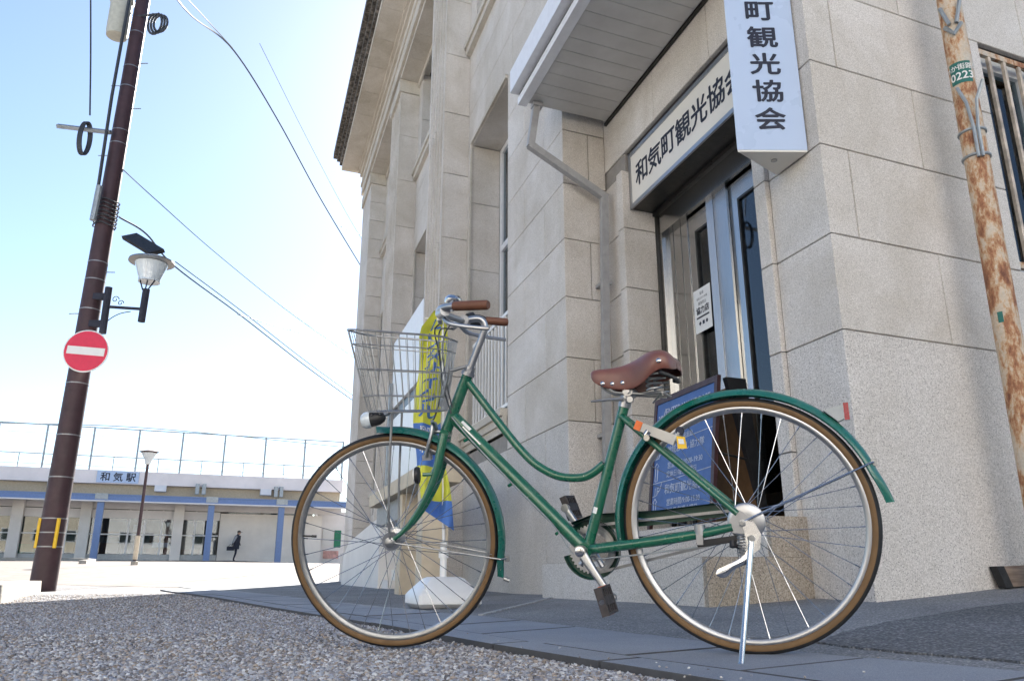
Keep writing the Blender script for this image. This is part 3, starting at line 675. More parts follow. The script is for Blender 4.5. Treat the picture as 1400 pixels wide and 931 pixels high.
# ------------------------------------------------------------------ signs on the building
hs = root('wall_sign', P(1.5, .05, 3.226), 'long cream wall sign with black Japanese lettering over the entrance doors', 'sign')
b = G(); ub(b, .60, 2.415, .065, .40, 3.232, 3.74); b.out('sign_box', 'dark_steel', hs)
b = G(); ub(b, .60, 2.415, .048, .066, 3.226, 3.262); ub(b, .60, 2.415, .048, .066, 3.71, 3.746); ub(b, 2.378, 2.415, .048, .066, 3.262, 3.71); ub(b, .60, .637, .048, .066, 3.262, 3.71); b.out('sign_frame', 'alu', hs)
b = G(); ub(b, .637, 2.378, .056, .066, 3.262, 3.71); b.out('sign_face', 'signface', hs)
lettering([(ch, .235, i * .232, 0, .022) for i, ch in enumerate('和気町観光協会')], P(2.19, .0545, 3.49), -D1, UPV, 'navy', hs)
vsn = root('hanging_sign', P(.24, -.15, 2.517), 'tall pale blue three-sided sign with vertical black lettering on the corner pillar', 'sign')
T0, T1, T2 = (.24, -.395), (.092, -.012), (.38, -.012); ZB, ZT = 2.517, 4.0
b = G(); b.prism([P(*T0, ZB), P(*T1, ZB), P(*T2, ZB)], (0, 0, ZT - ZB)); b.out('sign_body', 'signblue', vsn)
c_ = ((T0[0] + T1[0] + T2[0]) / 3, (T0[1] + T1[1] + T2[1]) / 3)
b = G(); tri = [P(*t_, 0) for t_ in (T0, T1, T2)]; cc = sum(tri, Vector()) / 3
b.prism([q + (q - cc) * -.01 + UPV * (ZB - .012) for q in tri], (0, 0, .011)); b.out('sign_base', 'signface', vsn)
b = G(); b.lathe([(.018, 0), (.018, .006)], cc + UPV * (ZB - .019), (0, 0, 1), 12); b.out('drain_cap', 'dull_metal', vsn)
ex = (P(*T1, 0) - P(*T0, 0)); W_ = ex.length; ex.normalize(); nrm = ex.cross(UPV)
o0 = P(*T0, 0).lerp(P(*T1, 0), .52) + nrm * .002
lettering([(ch, .152, 0, ZB + .20 + i * .183, .024, 1.22) for i, ch in enumerate('会協光観町気和')], o0, ex, UPV, 'navy', vsn)

# ------------------------------------------------------------------ A-board
ab = root('chalkboard_sign', P(1.4, -.1, .508), 'blue chalkboard A-frame with white handwriting standing on the entrance step', 'sandwich board')
def BP(s, h, d=0):      # s along -D1 from the far edge, h height, d out of the face
    lean = .13 * h
    return P(1.86 - s, -.225 + lean, .512 + h) + (-D2) * d
def bq(g, s0, s1, h0, h1, d0, d1): g.hexa([BP(s0, h0, d0), BP(s1, h0, d0), BP(s1, h0, d1), BP(s0, h0, d1), BP(s0, h1, d0), BP(s1, h1, d0), BP(s1, h1, d1), BP(s0, h1, d1)])
g = G(); bq(g, .035, .80, .06, .87, -.012, 0); g.out('writing_panel', 'board', ab)
g = G(); bq(g, 0, .035, 0, .91, -.02, .008); bq(g, .80, .835, 0, .91, -.02, .008); bq(g, .035, .80, .87, .91, -.02, .008); bq(g, .035, .80, .03, .06, -.02, .008); g.out('frame', 'wood_dark', ab)
g = G()
def BQ(s, h, d=0): return P(1.86 - s, .07 + .105 * (.9 - h) , .512 + h) + D2 * d
for s0, s1, h0, h1 in ((0, .835, .0, .88),):
    g.hexa([BQ(s0, h0), BQ(s1, h0), BQ(s1, h0, .015), BQ(s0, h0, .015), BQ(s0, h1), BQ(s1, h1), BQ(s1, h1, .015), BQ(s0, h1, .015)])
g.out('back_panel', 'card', ab)
for s0, s1 in ((-.002, .04), (.795, .837)):
    g = G(); g.hexa([BQ(s0, 0, -.004), BQ(s1, 0, -.004), BQ(s1, 0, .03), BQ(s0, 0, .03), BQ(s0, .9, -.12), BQ(s1, .9, -.12), BQ(s1, .9, .03), BQ(s0, .9, .03)])
    g.out('back_frame', 'black', ab)
g = G(); g.tube([BP(.82, .42, -.02), BQ(.82, .38)], .008, 6); g.out('stay_strap', 'black', ab)
exb = -D1; eyb = (BP(0, 1) - BP(0, 0)).normalized()
def bt(l): return [(a, s, x, y, .006) for a, s, x, y in l]
lettering(bt([('ENTER WAKE BASE', .068, .46, .80), ('コワーキングスペース', .034, .47, .735), ('3F', .07, .095, .76), ('営業時間/9:00-21:00', .045, .44, .66), ('定休日/年末年始', .042, .40, .595),
              ('2F', .07, .095, .50), ('地域おこし協力隊', .06, .46, .52), ('営業時間/10:00-19:30', .05, .46, .415), ('定休日/毎週日曜日', .048, .42, .355),
              ('1F', .075, .10, .25), ('和気町観光協会', .072, .46, .255), ('営業時間/9:00-15:30', .05, .46, .165), ('定休日/毎週火曜日', .05, .44, .105)]), BP(0, 0, .0015), exb, eyb, 'chalk', ab, 'handwriting')
g = G()
def chalk(pts, r=.0028): g.tube([BP(s, h, .001) for s, h in pts], r, 4)
chalk([(.04, .56), (.30, .565), (.55, .575), (.79, .585)]); chalk([(.04, .305), (.3, .31), (.55, .325), (.79, .335)])
for h in (.73, .47, .215): chalk([(.04, h), (.09, h + .005), (.14, h + .04), (.165, h + .09)])
for h in (.58, .32, .075): chalk([(.065, h), (.065, h + .1), (.05, h + .1), (.08, h + .125), (.11, h + .1), (.095, h + .1), (.095, h), (.065, h)])
g.out('chalk_lines', 'chalk', ab)

# ------------------------------------------------------------------ banner flag
fx, fy = -.44, 5.31; fz = gz(fx, fy) + .012
fl = root('banner_flag', (fx, fy, fz), 'yellow and blue banner flag on a white pole with a white water base', 'flag')
g = G(); h = .20; ca, sa = math.cos(.35), math.sin(.35)
def fb(x, y, z): return Vector((fx + (x * ca - y * sa), fy + x * sa + y * ca, fz + z))
rows = []
for s, z in ((.88, 0), (1, .025), (1, .075), (.93, .095), (.55, .175), (.42, .185)):
    rows.append([fb(a * h * s, b * h * s, z) for a, b in ((-1, -.92), (-.92, -1), (.92, -1), (1, -.92), (1, .92), (.92, 1), (-.92, 1), (-1, .92))])
V = [p for r_ in rows for p in r_]; F = [(i * 8 + k, i * 8 + (k + 1) % 8, i * 8 + 8 + (k + 1) % 8, i * 8 + 8 + k) for i in range(5) for k in range(8)] + [tuple(range(7, -1, -1)), tuple(range(40, 48))]
g.add(V, F); g.out('water_base', 'white', fl, True)
g = G(); g.tube([fb(0, 0, .18), fb(0, 0, .40)], .022, 14); g.tube([fb(0, 0, .30), fb(0, 0, .35)], .032, 14); g.out('socket', 'white', fl, True)
g = G(); g.tube([fb(0, 0, .38), fb(-.02, 0, 1.0), fb(-.05, 0, 1.93)], .010, 10); g.tube([fb(-.05, 0, 1.90), fb(-.17, .01, 1.905)], .006, 8); g.out('flag_pole', 'white', fl, True)
g = G()
def fq(s, t_):    # s across 0..1 from the pole, t 0 bottom .. 1 top
    w = .30 * (1 if t_ < .9 else 1 - (t_ - .9) * 6.0); z = .47 + 1.43 * t_
    fold = .05 * math.sin(s * 8 + t_ * 5) + .03 * math.sin(t_ * 17 + s * 5) + .012 * math.sin(s * 19 + t_ * 31)
    x = -.05 + .03 * (1 - t_) - (s * w) * .62 + (.065 * (.28 - t_) / .28 * (1.0 - s * .2) if t_ < .28 else 0) + .02 * math.sin(t_ * 9)
    return Vector((fx + x + .02, fy - .02 - fold - .05 * s, fz + z + (s * .05 if t_ > .9 else 0) + (.13 * s * max(0, .14 - t_) / .14) + (.11 * (1 - s) * 0)))
nt2 = 70; ns2 = 16
for band, (t0, t1, mm) in enumerate(((0, .13, 'flagblue'), (.13, .29, 'flagyellow'), (.29, .49, 'flagblue'), (.49, 1.0, 'flagyellow'))):
    k0, k1 = round(t0 * nt2), round(t1 * nt2); gg = G()
    gg.grid([[fq(s / ns2, k / nt2) for s in range(ns2 + 1)] for k in range(k0, k1 + 1)]); gg.grid([[fq(s / ns2, k / nt2) + Vector((0, .0015, 0)) for s in range(ns2 + 1)] for k in range(k0, k1 + 1)])
    gg.out('flag_cloth', mm, fl, True, recalc=False)
def fwarp(a, b): return fq(min(1, max(0, .5 - a)), min(1, max(0, b))) + Vector((0, -.003, 0))
lettering([(ch, .085, 0, .945 - i * .067, .022, 7.5, .85) for i, ch in enumerate('レンタサイクル')], (0, 0, 0), (1, 0, 0), (0, 1, 0), 'flagblue', fl, 'lettering', fwarp)
lettering([('RENTAL', .05, 0, .455, .02, 2.6, .9), ('わけ', .075, 0, .37, .02, 4.5, .8)], (0, 0, 0), (1, 0, 0), (0, 1, 0), 'paper', fl, 'lettering', fwarp)

# ------------------------------------------------------------------ rusty street light pole
rb = P(-.22, .94, 0); rz = gz(rb.x, rb.y); rp = root('rusty_pole', (rb.x, rb.y, rz), 'peeling rusty steel street light pole with a green number plate', 'pole')
def rpp(z, r=0, an=0): return Vector((rb.x + .006 * (z - rz) + r * math.cos(an), rb.y + r * math.sin(an), z))
g = G(); g.tube([rpp(z) for z in np.linspace(rz - .05, 5.2, 14)], .066, 28); g.out('pole_shaft', 'rust', rp, True)
fa = math.atan2(-rb.y, -rb.x)
def band(z0, z1, r, a0, a1, mat, name, n=18, th=.003):
    g = G(); g.grid([[rpp(z, r, a0 + (a1 - a0) * k / n) for k in range(n + 1)] for z in (z0, z1)]); return g.out(name, mat, rp, True, recalc=False)
band(2.965, 3.105, .0685, fa - .95, fa + .85, 'plate_green', 'number_plate')
def rw(a, b): return rpp(3.035 + b, .0695, fa + a / .0695)
lettering([('わか街路灯', .042, .004, .036, .015), ('0223', .068, .0, -.022, .02)], (0, 0, 0), (1, 0, 0), (0, 1, 0), 'paper', rp, 'lettering', rw)
band(3.105, 3.107, .069, fa - .95, fa + .85, 'plate_green', 'plate_edge')
g = G(); g.tube([rpp(2.66, .068, a) for a in np.linspace(0, 2 * PI, 25)], .009, 6); g.tube([rpp(2.50, .068, a) for a in np.linspace(0, 2 * PI, 25)], .010, 6); g.out('steel_band', 'galv', rp, True)
g = G()
for a, s in ((fa + .15, -1), (fa + .42, 1)):
    g.tube([rpp(2.47, .085, a), rpp(2.66, .086, a), rpp(2.82, .088 + .02 * (s > 0), a + s * .12 - .05), rpp(2.93, .09 + .05 * (s > 0), a + s * .45 - .1)], .010, 6)
g.out('cable_stay', 'galv', rp, True)
g = G(); g.tube([rpp(3.36, .076, fa - .6), rpp(3.29, .085, fa), rpp(3.36, .076, fa + .6)], .014, 6); g.tube([rpp(3.50, .082, fa - .7), rpp(3.36, .084, fa - .2)], .012, 6); g.tube([rpp(3.52, .09, fa + .7), rpp(3.36, .084, fa + .25)], .012, 6); g.out('old_bracket', 'galv', rp, True)
band(1.50, 1.56, .0675, fa - .5, fa - .1, 'plate_green', 'sticker')
# plank leaning at the wall foot
g = G(); q0 = P(-.02, .80, 0)
def pk(a, d, z): return P(-.03 - d, .80 + a, .15 + z + .04 * a)
g.hexa([pk(0, 0, 0), pk(.9, 0, 0), pk(.9, .04, 0), pk(0, .04, 0), pk(-.02, -.02, .1), pk(.9, -.02, .1), pk(.9, .02, .1), pk(-.02, .02, .1)])
plr = root('wooden_plank', P(.3, .8, .15), 'weathered wooden board with a dark end leaning at the foot of the stone wall', 'plank')
g.out('board', 'oldwood', plr)
g = G(); g.hexa([pk(-.003, -.003, -.002), pk(.05, -.003, -.002), pk(.05, .043, -.002), pk(-.003, .043, -.002), pk(-.023, -.023, .102), pk(.03, -.023, .102), pk(.03, .023, .102), pk(-.023, .023, .102)]); g.out('end_cap', 'rubber', plr)

# ------------------------------------------------------------------ utility pole and what hangs on it
ux, uy = -6.75, 12.0; uz = gz(ux, uy)
up = root('utility_pole', (ux, uy, uz), 'tall brown utility pole with steel bands, step bolts and yellow guards', 'utility pole')
def UPp(z): return Vector((ux + .012 * z, uy, z))
def ur(z): return .178 - .0062 * z
g = G(); zs = list(np.linspace(uz - .1, 11.5, 16)); g.tube([UPp(z) for z in zs], [ur(z) for z in zs], 28); g.out('pole_shaft', 'pole', up, True)
for z in (.62, .82, 1.02, 1.62, 2.25, 3.05, 4.25, 4.75, 5.05, 5.85, 7.2, 7.45, 8.3, 8.7, 9.4):
    g = G(); g.lathe([(ur(z) + .001, -.009), (ur(z) + .004, -.008), (ur(z) + .004, .008), (ur(z) + .001, .009)], UPp(z), (0, 0, 1), 24); g.out('steel_band', 'band', up, True)
for i, z in enumerate((4.2, 4.9, 7.0, 7.9, 8.35, 8.8, 9.3)):
    s = 1 if i % 2 else -1; g = G(); g.tube([UPp(z) + Vector((s * ur(z), 0, 0)), UPp(z) + Vector((s * (ur(z) + .16), -.02, -.01))], .009, 6); g.out('step_bolt', 'galv', up)
for s in (-1, -.35, .45, 1):
    an = -PI / 2 + s * .85; g = G(); r0 = ur(.8) + .006
    g.tube([UPp(z) + Vector((math.cos(an) * r0, math.sin(an) * r0, 0)) for z in (.60, 1.02)], .026, 8)
    if abs(s) > .9: g.out('yellow_guard', 'yellow', up, True)
g = G(); g.tube([UPp(7.38) + Vector((-.05, -.2, -.06)), UPp(7.38) + Vector((-.95, -.22, .05))], .045, 4); g.out('cross_arm', 'galv', up)
g = G(); g.lathe([(.11, 0), (.17, .02), (.18, .1), (.18, .7), (.20, .72), (.20, .78), (.1, .84)], UPp(9.3) + Vector((-.33, -.05, 0)), (0, 0, 1), 20); g.out('transformer', 'beige', up, True)
g = G(); g.tube([(ux, uy - .24, 5.7), (ux + .03, uy - .26, 6.3)], .05, 8); g.out('cable_joint', 'galv', up)
g = G()
for k in range(7): g.tube([UPp(5.7 + k * .07) + Vector((math.cos(a) * (ur(6) + .03), math.sin(a) * (ur(6) + .03), .02 * math.sin(a * 3))) for a in np.linspace(0, 6.28, 14)], .012, 5)
g.out('cable_wrap', 'wire', up)
g = G()
for k in range(3): g.tube([Vector((ux + .45 + .05 * k + .12 * math.sin(a), uy - .1, 9.55 + .22 * math.cos(a) * (1 - .1 * k))) for a in np.linspace(.3, 5.9, 16)], .022, 6)
g.tube([(ux + .1, uy - .1, 9.7), (ux + .5, uy - .1, 9.75)], .02, 6); g.out('cable_loop', 'wire', up)
g = G(); g.tube([(ux + .02, uy - .26, 9.9), (ux - .02, uy - .24, 8), (ux - .01, uy - .22, 6.2)], .03, 6); g.out('riser_cable', 'wire', up)
cl = G()
for k in range(4): cl.tube([Vector((-7.13 + .02 * k + .03 * math.sin(a), 11.75 + .10 * math.sin(a), 7.18 + .30 * math.cos(a))) for a in np.linspace(0, 2 * PI, 22)], .014, 6)
rebase(tag(cl.out('cable_coil', 'wire', None, True), 'oval coil of black cable hanging from the pole cross arm', 'cable'))
# no entry sign
sg = root('no_entry_sign', (ux + .05, uy - .22, 3.25), 'round red no entry sign with white bar on the utility pole', 'road sign')
sc_n = Vector((.12, -1, .0)).normalized(); sc_c = Vector((-6.51, 11.73, 3.505))
g = G(); g.lathe([(.02, -.004), (.325, -.004), (.335, .0), (.335, .006), (.33, .009)], sc_c, sc_n, 48); g.out('rim', 'white', sg, True)
g = G(); g.lathe([(.01, .0), (.315, .0), (.315, .011)], sc_c, sc_n, 48); g.out('disc', 'signred', sg, True)
sx = UPV.cross(sc_n).normalized() * 1; g = G(); c = sc_c + sc_n * .0135
tl = (sx * 1 + UPV * -.06 * (1 if sx.x > 0 else -1)).normalized(); ty = sc_n.cross(tl)
g.hexa([c + tl * a * .275 + ty * b * .062 + sc_n * d for d in (-.002, .002) for a, b in ((-1, -1), (1, -1), (1, 1), (-1, 1))]); g.out('bar', 'white', sg)
g = G(); g.box((-6.70, 11.74, 3.46), (-6.56, 11.86, 3.54)); g.out('clamp', 'galv', sg)
# bracket lamp on the pole
lp = root('bracket_lamp', (-6.4, 11.85, 3.8), 'dark bracket street lamp with a white conical shade and solar panel on the utility pole', 'street lamp')
y0 = 11.9
g = G(); g.tube([(-6.39, y0, 3.84), (-6.40, y0, 4.60)], .055, 14); g.out('mount_tube', 'cloth_dark', lp, True)
for z in (4.0, 4.45): g = G(); g.box((-6.62, y0 - .03, z - .05), (-6.42, y0 + .05, z + .05)); g.out('mount_clamp', 'cloth_dark', lp)
g = G(); g.tube([(-6.39, y0, 4.28), (-5.82, y0, 4.24)], .025, 10); g.out('arm', 'cloth_dark', lp, True)
g = G(); g.tube(bez([(-6.38, y0, 4.0), (-6.28, y0, 4.10), (-6.15, y0, 4.17), (-6.0, y0, 4.2)], 14), .008, 6)
for cx, cz, rr in ((-6.27, 4.40, .06), (-6.18, 4.34, .05)): g.tube([(cx + rr * (1 - a / 9) * math.cos(a), y0, cz + rr * (1 - a / 9) * math.sin(a)) for a in np.linspace(0, 7, 22)], .007, 6)
g.out('scroll', 'cloth_dark', lp)
g = G(); g.tube([(-5.81, y0, 4.03), (-5.80, y0, 4.57)], .055, 16); g.out('lamp_tube', 'cloth_dark', lp, True)
lc = Vector((-5.775, y0, 0))
g = G()
for s_ in (-1, 0, 1): g.tube([lc + Vector((s_ * .04 - .03, -.03, 4.55)), lc + Vector((s_ * .13, -.05, 4.73))], .012, 6)
g.out('lamp_yoke', 'cloth_dark', lp)
g = G(); g.lathe([(.13, 4.70), (.165, 4.69), (.165, 4.74), (.25, 5.0), (.1, 5.02)], lc, (0, 0, 1), 32); g.out('diffuser', 'lens', lp, True)
g = G(); g.lathe([(.18, 4.995), (.345, 5.02), (.34, 5.045), (.16, 5.12), (.02, 5.14)], lc, (0, 0, 1), 36); g.out('shade', 'dull_metal', lp, True)
g = G(); n1 = Vector((-.25, -.45, .85)).normalized(); e1 = Vector((.85, -.1, -.52)).normalized(); e2 = n1.cross(e1); c = lc + Vector((-.15, -.05, 5.32))
g.hexa([c + e1 * a * .30 + e2 * b * .19 + n1 * d for d in (-.03, .03) for a, b in ((-1, -1), (1, -1), (1, 1), (-1, 1))]); g.tube([c, lc + UPV * 5.12], .03, 8); g.out('solar_panel', 'black', lp)
# overhead wires
def pix(x, y, Y):
    f, p = 1090., R(16.5); dx = (x - 700) / f; dy = (465.5 - y) / f
    d = Vector((dx, math.cos(p) - math.sin(p) * dy, math.sin(p) + math.cos(p) * dy)); return Vector((0, 0, .2)) + d * (Y / d.y)
def wire(name, pts, r, label, mat='wire'):
    g = G(); g.tube(bez(pts, 40), r, 5); o = g.out(name, mat, None, True); return rebase(tag(o, label, 'wire', 'overhead wires'))
wire('overhead_wire', [pix(228, -20, 12), pix(262, 22, 14), pix(320, 70, 17), pix(380, 165, 21), pix(440, 275, 26), pix(500, 375, 32)], .020, 'thick bundled overhead cable running from the pole top past the building cornice')
wire('overhead_wire', [pix(248, -10, 13), pix(285, 30, 15), pix(318, 66, 17)], .012, 'short overhead cable joining the thick bundle near the pole top')
wire('overhead_wire', [pix(355, 60, 19), pix(420, 190, 25), pix(470, 285, 30), pix(505, 345, 34)], .007, 'thin overhead wire beside the thick bundle with a small clip')
wire('overhead_wire', [pix(462, 308, 29), pix(480, 316, 31), pix(510, 328, 34)], .010, 'short drop wire leaving the thick bundle towards the cornice')
wire('overhead_wire', [pix(168, 232, 12), pix(215, 275, 14), pix(300, 350, 18), pix(400, 430, 24), pix(500, 500, 31)], .009, 'thin overhead wire leaving the pole above the lamp and sagging to the building')
wire('overhead_wire', [pix(163, 297, 12), pix(200, 320, 13), pix(240, 365, 14.5), pix(330, 432, 18.5), pix(420, 502, 24), pix(500, 560, 30)], .016, 'double telephone cable leaving the pole just behind the solar lamp')
wire('overhead_wire', [pix(240, 358, 14.5), pix(330, 425, 18.5), pix(420, 495, 24), pix(500, 553, 30)], .011, 'telephone cable strand running close above the double cable')
wire('overhead_wire', [pix(325, 430, 18.5), pix(400, 452, 24), pix(500, 478, 34)], .010, 'flatter branch wire forking from the telephone cable to the building')
wire('overhead_wire', [pix(124, -20, 11.7), pix(124, 80, 11.7), pix(123, 158, 11.75)], .014, 'vertical cable dropping to the coil beside the pole')
wire('overhead_wire', [pix(0, 578, 60), pix(200, 585, 62), pix(480, 612, 66)], .03, 'railway wire stretched behind the platform fence')

# ------------------------------------------------------------------ kerb by the utility pole
ka, kb = Vector((-3.95, 6.45, 0)), Vector((-6.55, 11.62, 0)); kd = (kb - ka).normalized(); kn = Vector((-kd.y, kd.x, 0))
kr = root('kerb', onground(ka.x, ka.y), 'pale concrete kerb running to the foot of the utility pole', 'kerb')
L_ = (kb - ka).length; nk = 8
for i in range(nk):
    s0, s1 = L_ * i / nk + .006, L_ * (i + 1) / nk - .006; g = G(); q = []
    for s, w in ((s0, 0), (s1, 0), (s1, .9), (s0, .9)):
        p = ka + kd * s + kn * w; q.append(Vector((p.x, p.y, gz(p.x, p.y))))
    g.hexa([p - UPV * .05 for p in q] + [q[0] + UPV * .15 + kn * .012, q[1] + UPV * .15 + kn * .012, q[2] + UPV * .16, q[3] + UPV * .16]); g.out('kerb_stone', 'kerb', kr)

# ------------------------------------------------------------------ unseen houses added behind the camera to bounce sunlight onto the shaded front
def fill_house(x0, x1, y, h, mat, label, roofm):
    z0 = gz((x0 + x1) / 2, y); r = root('fill_house', ((x0 + x1) / 2, y, z0), label, 'house', 'added houses bouncing light')
    def bx(name, m, a, b, parent=r): g = G(); g.box(a, b); return g.out(name, m, parent)
    bx('wall', mat, (x0, y - 9, z0 - .3), (x1, y, z0 + h))
    rf = bx('roof', roofm, (x0 - .3, y - 9.3, z0 + h), (x1 + .3, y + .5, z0 + h + .22)); bx('fascia', 'fascia', (x0 - .3, y + .5, z0 + h - .05), (x1 + .3, y + .56, z0 + h + .25), rf)
    n = max(2, int((x1 - x0) / 2.6)); w = (x1 - x0) / n
    for i in range(n):
        c = x0 + w * (i + .5)
        f = bx('window', 'fascia', (c - .7, y + .002, z0 + 4.0), (c + .7, y + .06, z0 + 5.3)); bx('pane', 'glass_dark', (c - .62, y + .061, z0 + 4.08), (c + .62, y + .066, z0 + 5.22), f)
        if i % 2 == 0: f = bx('shop_front', 'dark_steel', (c - 1.0, y + .002, z0 + .1), (c + 1.0, y + .05, z0 + 2.5)); bx('pane', 'glass_dark', (c - .9, y + .051, z0 + .3), (c + .9, y + .056, z0 + 2.4), f)
    bx('awning', 'fascia', (x0 + .3, y + .002, z0 + 2.75), (x1 - .3, y + .9, z0 + 2.85))
fill_house(-27, -17.2, -11.3, 8.6, 'white_wall', 'unseen white two-storey house added at the station end to bounce light', 'weather')
fill_house(-16.5, -7.4, -11.1, 9.2, 'cream', 'unseen cream two-storey house added beside the white one to bounce light', 'weather')
fill_house(-6.8, 3.6, -11.2, 9.0, 'white_wall', 'unseen white two-storey house added facing the corner entrance to bounce light', 'dull_metal')
fill_house(4.2, 13.5, -11.1, 8.6, 'white_wall', 'unseen pale grey two-storey house added opposite the side wall to bounce light', 'weather')

# ------------------------------------------------------------------ railway station across the square
Se = Vector((.93, .368, 0)); Sn = Vector((.368, -.93, 0)); SO = Vector((-15.8, 46, 0))
def S(a, b, z): return SO + Se * a + Sn * b + UPV * z
stn = root('railway_station', S(-4, 0, .9), 'low white railway station with glazed front, blue posts and a fenced deck', 'station')
def sbx(name, mat, *bs, parent=stn):
    g = G()
    for a0, a1, b0, b1, z0, z1 in bs: g.box((a0, b0, z0), (a1, b1, z1), S)
    return g.out(name, mat, parent)
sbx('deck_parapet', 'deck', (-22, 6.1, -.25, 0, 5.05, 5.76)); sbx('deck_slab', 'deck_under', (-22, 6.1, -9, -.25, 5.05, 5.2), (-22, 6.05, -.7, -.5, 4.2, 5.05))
for a in (-9.4, -4.2, 1.4): sbx('deck_bracket', 'station_white', (a, a + .6, -.5, .12, 4.72, 5.045))
for a in (-2.1, -1.75, 2.15, 2.45): sbx('loudspeaker', 'galv', (a, a + .2, .02, .26, 4.62, 5.2))
fn = sbx('deck_fence', 'galv', (-22, 6.0, -.14, -.10, 8.03, 8.09), (-22, 6.0, -.14, -.10, 6.48, 6.53), (-22, 6.0, -.13, -.11, 5.95, 5.98), (-22, 6.0, -.125, -.115, 7.6, 7.615))
for i in range(13): a = 6.0 - 2.26 * i; sbx('fence_post', 'galv', (a - .05, a + .05, -.16, -.08, 5.76, 8.09), parent=fn)
for i in range(12): a = 4.87 - 2.26 * i; sbx('fence_post', 'galv', (a - .025, a + .025, -.14, -.1, 5.76, 6.5), parent=fn)
sbx('canopy_beam', 'blue_paint', (-22, 6.1, 1.85, 2.1, 4.0, 4.30), (-22, 6.1, 2.1, 2.16, 4.24, 4.30), (-22, 6.1, 2.1, 2.16, 3.98, 4.03)); sbx('gutter', 'station_white', (-22, 6.1, 2.16, 2.30, 3.90, 3.97)); sbx('canopy_roof', 'station_white', (-22, 6.1, .0, 1.9, 4.1, 4.14))
for a in (-17.3, -11.95, -6.55, -1.2, 2.45): 
    sbx('canopy_post', 'blue_paint', (a - .16, a + .16, 1.86, 2.14, .5, 4.0)); sbx('post_bracket', 'galv', (a - .3, a + .3, 1.82, 2.18, 4.03, 4.33))
sbx('white_wall', 'white_wall', (-.62, 5.0, -.2, .0, .6, 3.62)); sbx('back_wall', 'station_white', (5.0, 6.6, -3.3, -3.0, .6, 4.3))
sbx('back_wall', 'interior', (-22, 5.0, -4.2, -4.0, .6, 4.3)); sbx('plinth', 'galv', (-22, -.65, -.2, .02, .6, 1.36)); sbx('header', 'station_white', (-22, 6.1, -.2, -.02, 3.72, 4.3), (-22, -.65, -.18, .0, 3.22, 3.68))
for a in (-13.6, -10.5, -7.35, -2.78): sbx('white_column', 'white_wall', (a - .26, a + .26, .03, .4, .6, 4.3))
glz = sbx('glazing_frame', 'white', *[(a - .045, a + .045, -.1, -.02, 1.36, 3.7) for a in (-15, -12.9, -11.7, -9.3, -8.2, -6.9, -5.25, -4.45, -3.6, -1.9, -1.05)], (-22, -.65, -.1, -.02, 2.36, 2.42))
pa = [-15, -12.9, -11.7, -9.3, -8.2, -6.9, -5.25, -4.45, -3.6, -1.9, -1.05, -.65]
for a, b in zip(pa, pa[1:]): sbx('pane', 'glass', (a + .045, b - .045, -.07, -.062, 1.37, 3.68), parent=glz)
sbx('pane', 'glass_dark', (-.3, 1.5, -.12, -.11, 3.64, 4.0), (1.7, 4.4, -.12, -.11, 3.64, 4.0), parent=glz)
for a0, a1, z0, z1, mm in ((-9, -7.9, 1.36, 3.3, 'interior'), (-6.8, -5.7, 1.36, 2.0, 'brownwood'), (-6.6, -5.8, 2.35, 2.6, 'brownwood'), (-4.3, -3.0, 1.36, 1.75, 'brownwood'), (-4.2, -3.1, 2.05, 2.5, 'brownwood'), (-2.5, -1.5, 1.36, 1.7, 'brownwood'), (-2.2, -1.7, 1.7, 3.4, 'interior'), (-5.2, -4.5, 1.36, 2.1, 'cloth_dark'), (-6.9, -6.5, 1.36, 2.9, 'interior'), (-10.9, -9.7, 1.36, 1.9, 'poster_green')):
    sbx('waiting_room_furniture', mm, (a0, a1, -2.4, -1.7, z0, z1))
for a0, a1, z0, z1, mm in ((-4.0, -3.2, 1.8, 2.05, 'signblue'), (-9.6, -8.8, 2.0, 2.9, 'paper'), (-5.1, -4.6, 2.6, 3.0, 'cloth_grey')): sbx('poster', mm, (a0, a1, -1.65, -1.62, z0, z1))
# stall with posters at the right end
sbx('kiosk_wall', 'station_white', (5.0, 6.6, -1.6, -1.4, .6, 4.0)); sbx('poster', 'poster_green', (6.0, 6.4, -1.38, -1.35, 1.9, 2.9)); sbx('poster', 'pink', (5.4, 6.3, -1.38, -1.35, 1.25, 1.7)); sbx('poster', 'paper', (5.3, 5.9, -1.38, -1.35, 2.0, 3.0)); sbx('bench', 'brownwood', (5.1, 6.4, -1.3, -.8, .6, .95))
ssg = root('station_sign', S(-6.1, .1, 5.1), 'white station name board on the deck parapet', 'sign')
sbx('sign_board', 'signblue', (-7.12, -5.05, .012, .08, 5.09, 5.72), parent=ssg)
lettering([(ch, .50, i * .64, 0, .02) for i, ch in enumerate('和気駅')], S(-6.72, .085, 5.41), Se, UPV, 'navy', ssg)
# raised edge in front of the station and the lamp standing on it
g = G(); ke = [(-22, 3.1), (-12, 3.3), (-8, 4.6), (-6.2, 7.5), (-5.6, 11), (-5.5, 15.5)]
for i, ((a, b), (c, d)) in enumerate(zip(ke, ke[1:])):
    q = [S(a, b, 0), S(c, d, 0), S(c - .25, d - .05, 0), S(a - .1, b - .3, 0)]; zz = [gz(p.x, p.y) for p in q]
    g.hexa([p + UPV * (z - .1) for p, z in zip(q, zz)] + [p + UPV * (z + .2) for p, z in zip(q, zz)])
o = g.out('kerb', 'kerb', None); tag(o, 'curved pale kerb of the station forecourt around the slim lamp', 'kerb'); rebase(o)
lx, ly = -12.32, 27.0; lz = gz(lx, ly)
sl = root('street_lamp', (lx, ly, lz), 'slim brown street lamp with flared white head on the station forecourt', 'street lamp')
g = G(); g.tube([(lx, ly, lz - .05), (lx + .02, ly, 3.85)], [.06, .045], 14); g.out('post', 'pole', sl, True)
